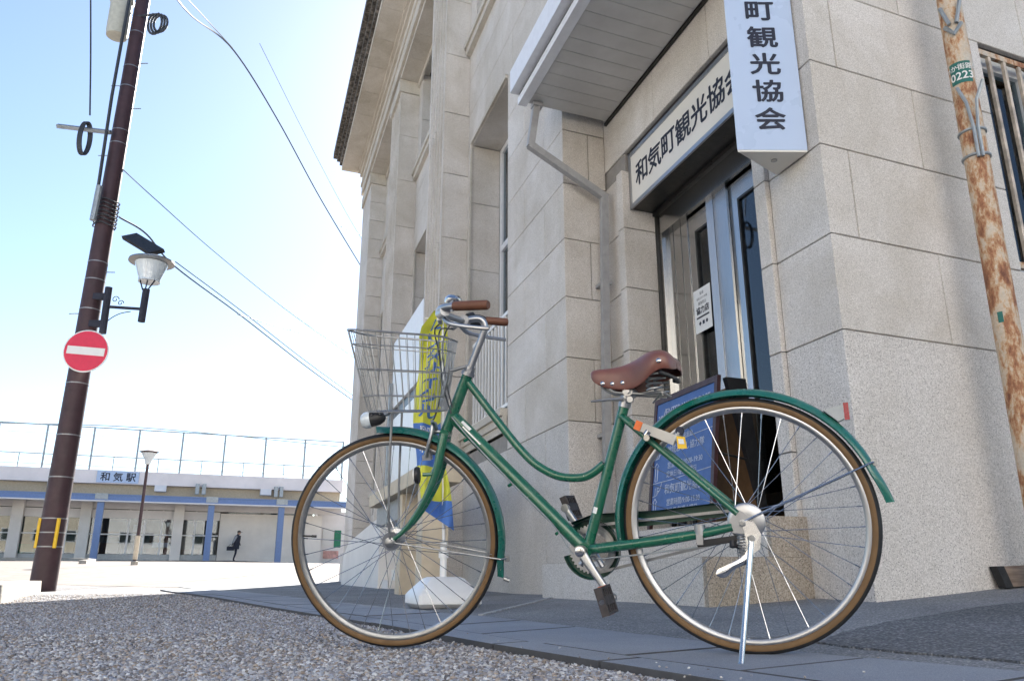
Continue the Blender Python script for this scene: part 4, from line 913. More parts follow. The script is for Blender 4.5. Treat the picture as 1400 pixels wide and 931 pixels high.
g = G(); g.lathe([(.11, lz - .05), (.11, lz + .18), (.07, lz + .2)], (lx, ly, 0), (0, 0, 1), 16); g.out('footing', 'kerb', sl, True)
g = G(); g.lathe([(.075, lz + .25), (.075, lz + 1.0)], (lx, ly, 0), (0, 0, 1), 14); g.out('guard_sleeve', 'cream', sl, True)
g = G(); g.lathe([(.05, 3.83), (.09, 3.86), (.10, 3.95), (.24, 4.22), (.1, 4.24)], (lx + .02, ly, 0), (0, 0, 1), 24); g.out('lamp_head', 'lens', sl, True)
g = G(); g.lathe([(.24, 4.23), (.32, 4.26), (.05, 4.34)], (lx + .02, ly, 0), (0, 0, 1), 24); g.out('lamp_cap', 'pole', sl, True)

# ------------------------------------------------------------------ person walking by the white wall
px_, py_ = S(.30, 1.0, 0)[:2]; pz_ = gz(px_, py_) + .03
pers = root('person', (px_, py_, pz_), 'person in dark coat and cap walking by the station wall holding a bag', 'person')
def skin_mesh(name, J, E, Rr, mat, parent):
    me = bpy.data.meshes.new(name); me.from_pydata([tuple(p) for p in J], E, [])
    o = bpy.data.objects.new(name, me); C.objects.link(o); me.materials.append(M[mat])
    o.modifiers.new('skin', 'SKIN'); sk = me.skin_vertices[0].data if me.skin_vertices else None
    if sk is not None:
        for i, r in enumerate(Rr): sk[i].radius = (r, r)
        sk[0].use_root = True
    s = o.modifiers.new('subdivision', 'SUBSURF'); s.levels = 1; s.render_levels = 2
    dg = bpy.context.evaluated_depsgraph_get(); me2 = bpy.data.meshes.new_from_object(o.evaluated_get(dg)); bpy.data.objects.remove(o)
    me2.name = name; o2 = bpy.data.objects.new(name, me2); C.objects.link(o2); o2.parent = parent
    me2.polygons.foreach_set('use_smooth', [True] * len(me2.polygons)); return o2
# facing +x (right), walking; scale: 1.62 m
J = [(0, 0, .86), (.02, 0, 1.08), (.05, 0, 1.30), (.06, 0, 1.42), (.085, 0, 1.52), (.10, 0, 1.58), (0, -.09, .84), (.05, -.09, .46), (-.06, -.09, .08), (.06, -.09, .03), (0, .09, .84), (-.02, .09, .46), (-.12, .09, .09), (-.02, .09, .03),
     (.04, -.17, 1.34), (-.06, -.21, 1.10), (-.14, -.20, .90), (-.16, -.20, .84), (.04, .17, 1.34), (.06, .21, 1.08), (.14, .20, .92), (.17, .20, .86)]
Ed = [(0, 1), (1, 2), (2, 3), (3, 4), (4, 5), (0, 6), (6, 7), (7, 8), (8, 9), (0, 10), (10, 11), (11, 12), (12, 13), (2, 14), (14, 15), (15, 16), (16, 17), (2, 18), (18, 19), (19, 20), (20, 21)]
Rr = [.13, .125, .13, .05, .085, .075, .085, .06, .042, .035, .085, .06, .042, .035, .06, .048, .035, .03, .06, .048, .035, .03]
body = skin_mesh('body', J, Ed, Rr, 'cloth_dark', pers)
hd = G(); hd.lathe([(.01, -.115), (.05, -.10), (.075, -.05), (.085, .01), (.08, .07), (.05, .11), (.01, .12)], Vector((px_ + .10, py_, pz_ + 1.53)), (0, 0, 1), 18); hd.tube([(px_ + .17, py_, pz_ + 1.53), (px_ + .205, py_, pz_ + 1.505)], [.02, .012], 8); hd.out('head', 'skin', pers, True)
g = G(); g.lathe([(.092, .02), (.095, .06), (.08, .11), (.03, .135), (.005, .137)], Vector((px_ + .095, py_, pz_ + 1.52)), (0, 0, 1), 18)
g.hexa([Vector((px_ + x, py_ + y, pz_ + z)) for z in (1.555, 1.57) for x, y in ((.14, -.07), (.27, -.04), (.27, .04), (.14, .07))]); g.out('cap', 'black', pers, True)
g = G(); cs = [((.05, .0), .16, .17, 1.38), ((.045, 0), .165, .185, 1.2), ((.03, 0), .155, .185, 1.0), ((.0, 0), .17, .19, .82), ((-.01, 0), .18, .19, .66)]
rows = [[Vector((px_ + c[0] + rx * math.cos(a), py_ + ry * math.sin(a), pz_ + z)) for a in np.linspace(0, 2 * PI, 19)] for c, rx, ry, z in cs]
g.grid(rows); g.out('coat', 'cloth_dark', pers, True)
g = G(); g.tube([(px_ + .03, py_ - .18, pz_ + 1.36), (px_ - .05, py_ - .22, pz_ + 1.14), (px_ - .12, py_ - .215, pz_ + .98)], [.075, .065, .05], 10); g.out('sleeve', 'cloth_grey', pers, True)
bgx = G()
bgx.hexa([Vector((px_ - .22 + x, py_ - .22 + y, pz_ + .58 + z)) for z in (0, .22) for x, y in ((-.19, -.05), (.19, -.05), (.19, .06), (-.19, .06))])
bgx.tube(bez([(px_ - .34, py_ - .21, pz_ + .79), (px_ - .26, py_ - .21, pz_ + .90), (px_ - .17, py_ - .2, pz_ + .86), (px_ - .12, py_ - .21, pz_ + .79)], 12), .012, 6)
o = bgx.out('handbag', 'cloth_dark', None); tag(o, 'dark blue handbag held by the person at the station wall', 'bag'); rebase(o)

# ------------------------------------------------------------------ the bicycle
psi, lean = -.3984, .09
BX = Vector((-math.cos(psi), -math.sin(psi), 0)); n0 = Vector((-math.sin(psi), math.cos(psi), 0))
BZ = UPV * math.cos(lean) - n0 * math.sin(lean); BY = -(n0 * math.cos(lean) + UPV * math.sin(lean))
bo = Vector((.662, 2.300, .0185 + 0.0))
bike = root('bicycle', (0, 0, 0), 'green city bicycle with wire basket, brown saddle and tan sidewall tyres on its stand', 'bicycle')
bike.matrix_world = Matrix(((BX.x, BY.x, BZ.x, bo.x), (BX.y, BY.y, BZ.y, bo.y), (BX.z, BY.z, BZ.z, bo.z - .0185), (0, 0, 0, 1)))
ORG[bike.name] = Vector((0, 0, 0))
HT, HB = Vector((.844, 0, .846)), Vector((.937, 0, .645)); ax = (HT - HB).normalized(); SIG = .33
RS = Matrix.Rotation(SIG, 3, ax)
def ST(q): return HT + RS @ (Vector(q) - HT)
def bk(g, name, mat, smooth=True, steer=False, parent=None, mats=None):
    if steer: g.apply(ST)
    return g.out(name, mat, parent or bike, smooth, mats)
RH = Vector((0, 0, .3465)); FH = Vector((1.124, 0, .322)); BB = Vector((.464, 0, .277))
YA = (0, 1, 0)
def grp(name):
    e = bpy.data.objects.new(name, None); C.objects.link(e); e.parent = bike; e.empty_display_size = .1; ORG[e.name] = Vector((0, 0, 0)); return e
def wheel(c, steer, rimmat, nsp=36, hubr=.018, hubw=.035):
    w = grp('wheel')
    g = G(); pts = []; rc, hw = .3315, .0172
    n = 20
    for k in range(n):
        an = 2 * PI * k / n; pts.append((rc + .0155 * math.cos(an), hw * math.sin(an)))
    # tread gets slot 0, side walls slot 1
    m = 96; V = []; F = []; mi = []
    for i in range(m):
        a = 2 * PI * i / m
        for r, y in pts: V.append((c.x + r * math.cos(a), c.y + y, c.z + r * math.sin(a)))
    for i in range(m):
        j = (i + 1) % m
        for k in range(n):
            F.append((i * n + k, i * n + (k + 1) % n, j * n + (k + 1) % n, j * n + k)); an = 2 * PI * (k + .5) / n
            mi.append(0 if math.cos(an) > .22 else 1)
    g.V = V; g.F = F; g.mi = mi
    bk(g, 'tyre', None, True, steer, w, ['rubber', 'tan'])
    g = G(); g.lathe([(.3215, -.0125), (.3215, .0125), (.318, .0135), (.313, .0128), (.3065, .0085), (.306, -.0085), (.313, -.0128), (.318, -.0135)], c, YA, 96, True); bk(g, 'rim', rimmat, True, steer, w)
    g = G(); g.lathe([(.006, -.062), (.006, -hubw - .004), (hubr + .012, -hubw - .004), (hubr + .012, -hubw + .002), (hubr * .7, -hubw + .008), (hubr * .7, hubw - .008), (hubr + .012, hubw - .002), (hubr + .012, hubw + .004), (.006, hubw + .004), (.006, .062)], c, YA, 24); bk(g, 'hub', 'alu', True, steer, w)
    for i in range(nsp):
        s = 1 if i % 2 else -1; a = 2 * PI * i / nsp + .06; t_ = 1 if (i // 2) % 2 else -1; b = a + t_ * .95
        p0 = c + Vector((math.cos(b) * (hubr + .009), s * hubw, math.sin(b) * (hubr + .009))); p1 = c + Vector((math.cos(a) * .3064, s * .003, math.sin(a) * .3064))
        g = G(); g.tube([p0, p1], .00115, 5); d = (p0 - p1).normalized(); g.tube([p1, p1 + d * .014], .0020, 5); bk(g, 'spoke', 'chrome', False, steer, w)
    return w
wr_ = wheel(RH, False, 'alu', 36, .022, .034)
wf_ = wheel(FH, True, 'dull_metal', 36)
g = G(); v0 = FH + Vector((math.cos(2.94 - PI + PI) * .30, 0, 0)); a = R(5)
p0 = FH + Vector((math.cos(a) * .306, 0, math.sin(a) * .306)); p1 = FH + Vector((math.cos(a) * .262, 0, math.sin(a) * .262)); g.tube([p0, p0.lerp(p1, .7)], .003, 8); g.tube([p0.lerp(p1, .65), p1], .0042, 8); bk(g, 'valve', 'black', True, True, wf_)
# frame tubes
def tb(name, pts, r, mat='green', n=16, **k): g = G(); g.tube(pts, r, n); return bk(g, name, mat, **k)
tb('top_tube', bez([(.842, 0, .815), (.719, 0, .652), (.66, 0, .580), (.612, 0, .535), (.548, 0, .500), (.482, 0, .491), (.44, 0, .500), (.397, 0, .528)], 40), .0128)
tb('down_tube', [(.897, 0, .705), (.47, 0, .282)], .0205, n=20)
tb('seat_tube', [(.464, 0, .277), (.316, 0, .72)], .0158)
tb('head_tube', [HT, HB], .0185, n=20)
g = G(); g.tube([HT - ax * .006, HT + ax * .006], .023, 20); g.tube([HT + ax * .006, HT + ax * .016], .020, 8); g.tube([HT + ax * .016, HT + ax * .026], .0175, 20); bk(g, 'headset', 'alu'); g = G(); g.tube([HB - ax * .014, HB - ax * .002], .022, 20); bk(g, 'crown_race', 'alu')
g = G(); g.tube([Vector((.464, -.036, .277)), Vector((.464, .036, .277))], .023, 20); bk(g, 'bottom_bracket', 'green')
g = G(); g.tube([(.325, 0, .694), (.313, 0, .729)], .0185, 18); bk(g, 'seat_clamp', 'alu')
for s in (1, -1):
    tb('chain_stay', bez([(.45, .022 * s, .281), (.36, .036 * s, .290), (.22, .052 * s, .306), (.10, .060 * s, .323), (.028, .062 * s, .337)], 16), [.0145] * 9 + [.014, .0135, .013, .0125, .012, .0115, .011, .0105][:8])
    tb('seat_stay', [(.332, .012 * s, .667), (.27, .034 * s, .610), (.012, .060 * s, .372)], [.010, .0095, .0085])
g = G(); g.tube([(.30, -.035, .640), (.30, .035, .640)], .007, 8); bk(g, 'stay_bridge', 'green')
# dropouts, drum brake, axle nuts
for s in (1, -1):
    g = G(); g.prism([(.035, .056 * s, .352), (.03, .056 * s, .322), (-.006, .056 * s, .318), (-.024, .056 * s, .336), (-.02, .056 * s, .362), (.006, .056 * s, .382), (.02, .056 * s, .378)], (0, .006 * s, 0)); bk(g, 'dropout', 'alu', False)
    g = G(); g.lathe([(.010, .062), (.010, .072), (.006, .073), (.006, .08)], RH, (0, s, 0), 6); bk(g, 'axle_nut', 'dull_metal', False)
g = G(); g.lathe([(.01, .036), (.047, .036), (.05, .040), (.05, .052), (.044, .056), (.02, .0565)], RH + Vector((-.008, 0, .004)), YA, 36); bk(g, 'drum_brake', 'alu')
g = G(); g.prism([(.02, .050, .315), (.105, .056, .305), (.13, .056, .296), (.125, .056, .285), (.09, .056, .288), (.02, .050, .298)], (0, .008, 0)); g.tube([(.115, .05, .296), (.115, .068, .296)], .008, 10); bk(g, 'brake_arm', 'black', False)
g = G(); g.tube([(.117, .06, .318), (.117, .06, .345)], .0155, 14); g.box((.108, .058, .292), (.126, .076, .318)); bk(g, 'brake_strap', 'alu', False)
g = G(); g.tube([(.03, .075, .285), (.03, .068, .300)], .009, 10); g.tube([(.03, .07, .29), (.008, .066, .283)], .006, 8); bk(g, 'brake_anchor', 'black')
# mudguards
def mudguard(name, c, Rr, a0, a1, steer, mat, tip):
    rows = []; n = 56; m = 10
    for i in range(n + 1):
        t_ = i / n; a = a0 + (a1 - a0) * t_; row = []
        w = .0265; rr = Rr
        if tip[1] and t_ > .93: f = (t_ - .93) / .07; w *= 1 - .85 * f; rr += .012 * f
        if tip[0] and t_ < .04: f = (.04 - t_) / .04; w *= 1 - .8 * f; rr += .004 * f
        for k in range(m + 1):
            s = -1 + 2 * k / m; an = s * 1.15
            row.append((c.x + (rr - .034 * (1 - math.cos(an)) ) * math.cos(a), c.y + w * math.sin(an) / math.sin(1.15), c.z + (rr - .034 * (1 - math.cos(an))) * math.sin(a)))
        rows.append(row)
    g = G(); g.grid(rows)
    rows2 = [[((p[0] - c.x) * .9965 + c.x, p[1] * .985, (p[2] - c.z) * .9965 + c.z) for p in r_] for r_ in rows]; g.grid(rows2)
    for k in (0, m): g.tube([r_[k] for r_ in rows], .0014, 5)
    if steer: g.apply(ST)
    return g.out(name, mat, bike, True, recalc=False)
mudguard('mudguard', RH, .3735, R(-11), R(173.5), False, 'green2', (False, True))
mudguard('mudguard', FH, .3690, R(84), R(202), True, 'green2', (True, True))
g = G()
for s in (1, -1): g.tube([RH + Vector((0, .066 * s, .003)), Vector((-.05, .064 * s, .372)), Vector((-.337, .030 * s, .492))], .0028, 8)
g.tube(bez([Vector((-.330, .030, .490)), Vector((-.342, .02, .494)), Vector((-.344, 0, .495)), Vector((-.342, -.02, .494)), Vector((-.330, -.03, .490))], 12), .0028, 8); bk(g, 'mudguard_stay', 'chrome')
g = G()
for s in (1, -1): g.tube([FH + Vector((0, .056 * s, .0)), Vector((.772, .030 * s, .245)) + Vector((.0, 0, .0))], .0026, 8); g.tube([Vector((1.115, .056 * s, .335)), Vector((.80, .03 * s, .262))], .0016, 6)
g.tube([Vector((.775, .03, .245)), Vector((.752, .0, .243)), Vector((.775, -.03, .245))], .0026, 8); bk(g, 'mudguard_stay', 'dull_metal', True, True)
g = G(); g.box((.748, -.008, .232), (.762, .008, .250)); g.tube([(.770, 0, .178), (.752, 0, .170)], .007, 8); bk(g, 'mudguard_clip', 'dull_metal', False, True)
g = G(); g.box((-.352, -.012, .485), (-.338, .012, .503)); bk(g, 'mudguard_clip', 'dull_metal', False)
# rear reflector
g = G(); a = R(133); rn = Vector((math.cos(a), 0, math.sin(a))); rt = Vector((-math.sin(a), 0, math.cos(a))); c = RH + rn * .374
bx_ = Vector((-1, 0, .05)).normalized()
g.prism([c + rt * -.028 + Vector((0, -.02, 0)), c + rt * .02 + Vector((0, -.02, 0)), c + bx_ * .030 + Vector((0, -.02, -.008)), c + bx_ * .030 + Vector((0, -.02, .030))], (0, .04, 0)); o = bk(g, 'reflector_mount', 'galv', False)
g = G(); g.prism([c + bx_ * .031 + Vector((0, -.022, -.012)), c + bx_ * .031 + Vector((0, .022, -.012)), c + bx_ * .031 + Vector((0, .022, .034)), c + bx_ * .031 + Vector((0, -.022, .034))], bx_ * .013); bk(g, 'reflector', 'red', False, False, o)
# fork
for s in (1, -1):
    tb('fork_blade', bez([(.930, .034 * s, .655), (.944, .042 * s, .60), (.957, .046 * s, .548), (.984, .05 * s, .484), (1.027, .051 * s, .414), (1.075, .052 * s, .358), (1.122, .054 * s, .324)], 30), [.0145] * 10 + [.0142, .0138, .0133, .0128, .0123, .0118, .0112, .0107, .0102, .0097, .0093, .009, .0086, .0083, .008, .0077, .0075, .0073, .0072, .0072, .0072][:21], steer=True)
g = G(); g.tube([(.930, -.04, .655), (.930, .04, .655)], .0155, 14); g.tube([(.937, 0, .645), (.930, 0, .665)], .018, 14); bk(g, 'fork_crown', 'green', True, True)
for s in (1, -1):
    g = G(); g.lathe([(.009, .05), (.017, .052), (.017, .060), (.012, .062), (.012, .072), (.004, .075)], FH, (0, s, 0), 16); bk(g, 'axle_nut', 'dull_metal', True, True)
g = G(); g.tube([(.975, .05, .53), (1.005, .055, .531)], .006, 8); bk(g, 'reflector_arm', 'green', True, True)
g = G(); g.lathe([(.026, -.006), (.028, 0), (.026, .006)], Vector((1.022, .055, .530)), (1, .0, 0), 20); bk(g, 'side_reflector', 'black', True, True); g = G(); g.lathe([(.022, 0), (.023, .006), (.01, .007)], Vector((1.027, .055, .530)), (1, .0, 0), 20); bk(g, 'reflector_face', 'white', True, True)
# front brake
g = G()
for s in (1, -1):
    g.tube(bez([(.962, .006 * s, .672), (.968, .022 * s, .69), (.972, .030 * s, .66), (.985, .032 * s, .62), (.995, .026 * s, .585)], 14), .0065, 8)
    g.box((.982, .015 * s - .004, .573), (1.01, .015 * s + .006, .59))
g.tube([(.94, 0, .66), (.985, 0, .668)], .007, 8); g.tube([(.965, .03, .69), (.965, .045, .70)], .006, 8); bk(g, 'caliper_brake', 'alu', True, True)
# stem and handlebar
g = G(); g.tube(bez([HT + ax * .01, HT + ax * .13, (.778, 0, .995), (.783, 0, 1.016), (.80, 0, 1.026), (.835, 0, 1.024)], 22), .0115, 16); bk(g, 'stem', 'alu', True, True)
g = G(); g.tube([(.845, -.024, 1.022), (.845, .024, 1.022)], .0185, 16); bk(g, 'stem_clamp', 'alu', True, True)
def hb(s): return bez([(.845, 0, 1.022), (.858, .05 * s, 1.024), (.885, .12 * s, 1.034), (.893, .18 * s, 1.042), (.872, .226 * s, 1.045), (.83, .252 * s, 1.044), (.795, .267 * s, 1.042), (.735, .292 * s, 1.035)], 40)
for s in (1, -1):
    g = G(); q = hb(s); g.tube(q, .011, 14); bk(g, 'handlebar', 'alu', True, True)
    e0, e1 = Vector((.838 if s > 0 else .806, (.248 if s > 0 else .262) * s, 1.044)), Vector((.728, .295 * s, 1.034)); d = (e1 - e0).normalized()
    g = G(); g.tube([e0, e0 + d * .006, e1 - d * .006, e1], [.0130, .0148, .0150, .012], 20); bk(g, 'grip', 'grip', True, True)
    # brake lever
    g = G(); g.tube(bez([(.885, .175 * s, 1.022), (.865, .20 * s, 1.00), (.82, .225 * s, .985), (.76, .25 * s, .972), (.735, .256 * s, .968)], 18), [.008] * 6 + [.0065] * 12 + [.005], 8); bk(g, 'brake_lever', 'alu', True, True)
    g = G(); g.tube([(.896, .16 * s, 1.034), (.868, .228 * s, 1.035)], .0165, 12); g.tube([(.90, .165 * s, 1.02), (.905, .12 * s, 1.01)], .007, 8); bk(g, 'lever_body', 'alu', True, True)
g = G(); g.tube([(.876, -.222, 1.044), (.866, -.229, 1.044), (.828, -.252, 1.044), (.808, -.261, 1.043)], [.021, .025, .023, .0165], 18); g.tube([(.864, -.216, 1.058), (.846, -.235, 1.064)], .012, 10); bk(g, 'gear_shifter', 'black', True, True)
g = G(); g.lathe([(.006, -.03), (.008, -.006), (.026, -.004), (.028, .002), (.027, .012), (.018, .021), (.004, .024)], Vector((.862, .105, 1.075)), (-.15, .1, 1), 24); bk(g, 'bell', 'chrome', True, True)
# cables
cab = [([(.905, .12, 1.01), (.93, .09, .985), (.925, .05, .90), (.93, .03, .80), (.955, .03, .72), (.966, .035, .70)], True), ([(.905, -.12, 1.01), (.94, -.06, 1.0), (.935, .0, .90), (.925, .01, .80), (.905, .02, .72)], True),
       ([(.85, -.22, 1.06), (.92, -.14, 1.02), (.93, -.04, .94), (.915, .02, .83), (.90, .025, .74)], True)]
for p, s_ in cab: g = G(); g.tube(bez(p, 30), .0025, 6); bk(g, 'brake_cable', 'wire', True, s_)
g = G(); g.tube(bez([(.895, .024, .705), (.83, .026, .63), (.70, .026, .495), (.56, .026, .355), (.50, .03, .27), (.44, .035, .255), (.30, .05, .266), (.13, .06, .285)], 40), .0024, 6); bk(g, 'brake_cable', 'galv')
g = G()
for f in (.15, .5, .85): p = Vector((.897, 0, .705)).lerp(Vector((.47, 0, .282)), f); g.tube([p + Vector((.010, .018, -.012)), p + Vector((.016, .03, -.018))], .005, 8)
bk(g, 'cable_clip', 'green')
# decals
def decal(t0, t1, a0, a1_, mat, name='decal', lo=(.897, 0, .705), hi=(.47, 0, .282), r=.0209):
    A, B = Vector(lo), Vector(hi); d = (B - A).normalized(); up_ = Vector((d.z, 0, -d.x)); up_ = up_ if up_.z > 0 else -up_; g = G()
    g.grid([[A.lerp(B, t_) + (up_ * math.sin(a) + Vector((0, 1, 0)) * math.cos(a)) * r for a in np.linspace(a0, a1_, 7)] for t_ in (t0, t1)]); return g.out(name, mat, bike, True, recalc=False)
decal(.085, .23, .05, .28, 'white'); decal(.06, .13, .45, .95, 'paper'); decal(.72, .76, -.2, .7, 'white', lo=(.316, 0, .72), hi=(.464, 0, .277), r=.0162)
# basket
def ring(t_, m=72):   # t 0 top .. 1 bottom
    xf = 1.215 - .045 * t_; xr = .888 + .045 * t_; wr2 = .175 - .05 * t_; wf = .150 - .04 * t_; zf = 1.012 - .268 * t_; zr = .962 - .232 * t_
    out = []
    for i in range(m):
        a = 2 * PI * i / m; ca_, sa_ = math.cos(a), math.sin(a); ex_ = .36
        cx = math.copysign(abs(ca_) ** ex_, ca_); cy = math.copysign(abs(sa_) ** ex_, sa_); f = (cx + 1) / 2
        out.append(Vector((xr + (xf - xr) * f, (wr2 + (wf - wr2) * f) * cy, zr + (zf - zr) * f)))
    return out
g = G()
def even(q, n):
    L = [0]; m = len(q)
    for i in range(m): L.append(L[-1] + (q[(i + 1) % m] - q[i]).length)
    o = []
    for k in range(n):
        s = L[-1] * k / n; i = max(j for j in range(m) if L[j] <= s + 1e-9); o.append(q[i].lerp(q[(i + 1) % m], (s - L[i]) / max(1e-9, L[i + 1] - L[i])))
    return o
for t_, r in ((0, .0033), (.17, .0019), (.47, .0021), (.80, .0021), (1, .0024)): g.tube(even(ring(t_), 90), r, 6, True)
tp = even(ring(0), 46); md2 = even(ring(.5), 46); bt_ = even(ring(1), 46)
for a, b, c in zip(tp, md2, bt_): g.tube([a, b, c], .0014, 5)
for k in range(1, 9):
    x = .935 + .235 * k / 9; g.tube([(x, -.118, .735), (x, .118, .735)], .0013, 4)
for k in range(1, 7):
    y = -.12 + .24 * k / 7; g.tube([(.933, y, .732), (1.17, y, .744)], .0016, 4)
bk(g, 'basket', 'dull_metal', True, True)
g = G(); g.tube(bez([(.90, .03, .95), (.905, .03, .85), (.94, .02, .745)], 10), .004, 6); g.tube(bez([(.90, -.03, .95), (.905, -.03, .85), (.94, -.02, .745)], 10), .004, 6); g.tube([(.83, 0, .875), (.90, .03, .86)], .004, 6); g.tube([(.83, 0, .875), (.90, -.03, .86)], .004, 6); bk(g, 'basket_bracket', 'dull_metal', True, True)
for s in (1, -1): g = G(); g.tube(bez([(1.122, .060 * s, .330), (1.120, .068 * s, .40), (1.108, .072 * s, .56), (1.089, .07 * s, .735)], 12), .0042, 8); bk(g, 'basket_stay', 'dull_metal', True, True)
g = G(); g.tube([(1.085, -.075, .737), (1.085, .075, .737)], .005, 8); bk(g, 'stay_bracket', 'dull_metal', True, True)
# head lamp
g = G(); g.lathe([(.006, -.02), (.014, -.015), (.022, .0), (.024, .028)], Vector((1.128, .085, .722)), (1, .05, -.12), 20); o = bk(g, 'head_lamp', 'black', True, True)
g = G(); g.lathe([(.025, .028), (.027, .034), (.026, .048), (.018, .058), (.005, .061)], Vector((1.128, .085, .722)), (1, .05, -.12), 20); bk(g, 'lamp_lens', 'lens', True, True, o)
g = G(); g.tube([(1.10, .07, .735), (1.118, .085, .730)], .007, 8); bk(g, 'lamp_bracket', 'alu', True, True)
# saddle
sec = [(.419, .010, .806, .795), (.415, .019, .810, .782), (.402, .026, .813, .768), (.37, .031, .812, .752), (.33, .037, .813, .742), (.295, .046, .820, .738), (.265, .062, .830, .742), (.24, .082, .840, .752), (.215, .097, .846, .772), (.19, .102, .846, .784), (.172, .098, .840, .785), (.160, .086, .828, .782), (.154, .06, .815, .785), (.152, .03, .81, .79)]
rows = []
for x, w, zt, zs_ in sec:
    row = []
    for k in range(17):
        s = -1 + k / 8; a = abs(s)
        y = w * (1.0 if a > .75 else math.sin(a / .75 * PI / 2) * 1.0) * (1 if s > 0 else -1) if a > 1e-6 else 0
        z = zt - (zt - zs_) * (0 if a < .3 else ((a - .3) / .7) ** 1.7); z -= .006 * (1 - min(1, a / .3)) if x < .38 else 0
        row.append((x, y * (1 - .05 * (a > .95)), z))
    rows.append(row)
g = G(); g.grid(rows); g.add([rows[0][k] for k in range(17)], [tuple(range(17))]); g.add([rows[-1][k] for k in range(17)], [tuple(range(17))])
sad = bk(g, 'saddle', 'leather'); md = sad.modifiers.new('solid', 'SOLIDIFY'); md.thickness = .004; md.offset = 0; ss_ = sad.modifiers.new('subdivision', 'SUBSURF'); ss_.levels = 1; ss_.render_levels = 2
for x, w, z in ((.378, .0305, .768), (.346, .0345, .764), (.312, .042, .763), (.188, .102, .808)):
    for s in (1, -1):
        g = G(); g.lathe([(.0074, -.004), (.0074, .0010), (.005, .0028), (.001, .0034)], Vector((x, w * s, z)), (0, s, .12), 14); bk(g, 'rivet', 'chrome', True, False, sad)
g = G(); g.tube([(.188, .1, .775), (.17, .085, .768), (.16, 0, .765), (.17, -.085, .768), (.188, -.1, .775)], .006, 6); bk(g, 'saddle_plate', 'black', True, False, sad)
for s in (1, -1):
    g = G(); g.tube([(.218 + .021 * math.cos(a), .052 * s + .021 * math.sin(a), .730 + .042 * a / (2 * PI * 3)) for a in np.linspace(0, 2 * PI * 3.4, 70)], .0032, 6); bk(g, 'spring', 'dull_metal', True, False, sad)
    g = G(); g.tube(bez([(.39, .008 * s, .762), (.365, .012 * s, .742), (.33, .018 * s, .733), (.27, .028 * s, .727), (.22, .05 * s, .724), (.195, .05 * s, .722)], 18), .0035, 8); g.tube(bez([(.36, .02 * s, .752), (.34, .024 * s, .738), (.30, .03 * s, .732), (.24, .036 * s, .722), (.20, .03 * s, .716)], 14), .003, 6); bk(g, 'saddle_rail', 'dull_metal', True, False, sad)
g = G(); g.tube([(.193, -.06, .722), (.193, .06, .722)], .0035, 8); g.tube([(.235, 0, .70), (.20, .04, .722)], .003, 6); bk(g, 'saddle_bracket', 'dull_metal', True, False, sad)
g = G(); g.tube([(.314, 0, .715), (.305, 0, .752)], .0125, 16); bk(g, 'seat_post', 'alu')
g = G(); g.tube([(.302, -.034, .738), (.302, .034, .738)], .0155, 16); g.tube([(.302, .03, .738), (.302, .042, .738)], .009, 6); g.tube([(.322, .0, .715), (.298, .032, .712), ], .006, 8); g.tube([(.296, .02, .712), (.296, .036, .712)], .0095, 10); bk(g, 'saddle_clamp', 'alu')
g = G(); g.tube([(.318, .024, .716), (.36, .03, .717), (.418, .03, .716)], [.006, .0045, .0035], 8); bk(g, 'quick_release', 'dull_metal')
# lock with key tag
g = G(); A, B = Vector((.26, .052, .625)), Vector((.165, .058, .580)); d = (B - A).normalized(); w_ = Vector((d.z, 0, -d.x)); w_ = w_ if w_.z > 0 else -w_
g.hexa([A + w_ * a * .013 + Vector((0, b, 0)) for b in (-.01, .012) for a in (-1, 1)][0:2] + [A + w_ * .013 + Vector((0, .012, 0)), A - w_ * .013 + Vector((0, .012, 0))] + [B + w_ * a * .015 + Vector((0, -.01, 0)) for a in (-1, 1)] + [B + w_ * .015 + Vector((0, .012, 0)), B - w_ * .015 + Vector((0, .012, 0))])
g.tube([B, B + Vector((-.012, 0, .022))], .013, 12); lk = bk(g, 'wheel_lock', 'dull_metal', False)
g = G(); g.hexa([A - d * t_ + w_ * a * .0135 + Vector((0, b, 0)) for t_ in (.002, .022) for a, b in ((-1, -.008), (1, -.008), (1, .010), (-1, .010))]); bk(g, 'lock_lever', 'orange', False, False, lk)
g = G(); g.tube([(.245, .055, .592), (.245, .075, .592)], .009, 12); g.tube([(.25, .06, .60), (.24, .06, .612)], .011, 10); bk(g, 'lock_clamp', 'chrome')
g = G(); g.lathe([(.012, 0), (.013, .004), (.012, .008)], (.150, .062, .606), YA, 14); bk(g, 'lock_key', 'cloth_dark', True, False, lk)
g = G(); g.prism([(.160, .068, .592), (.136, .070, .588), (.132, .071, .555), (.158, .070, .556)], (0, .004, 0)); tg = bk(g, 'key_tag', 'yellow', False, False, lk)
g = G(); g.prism([(.155, .0735, .584), (.140, .0745, .582), (.138, .0752, .568), (.154, .0742, .569)], (0, .001, 0)); bk(g, 'tag_paper', 'paper', False, False, tg)
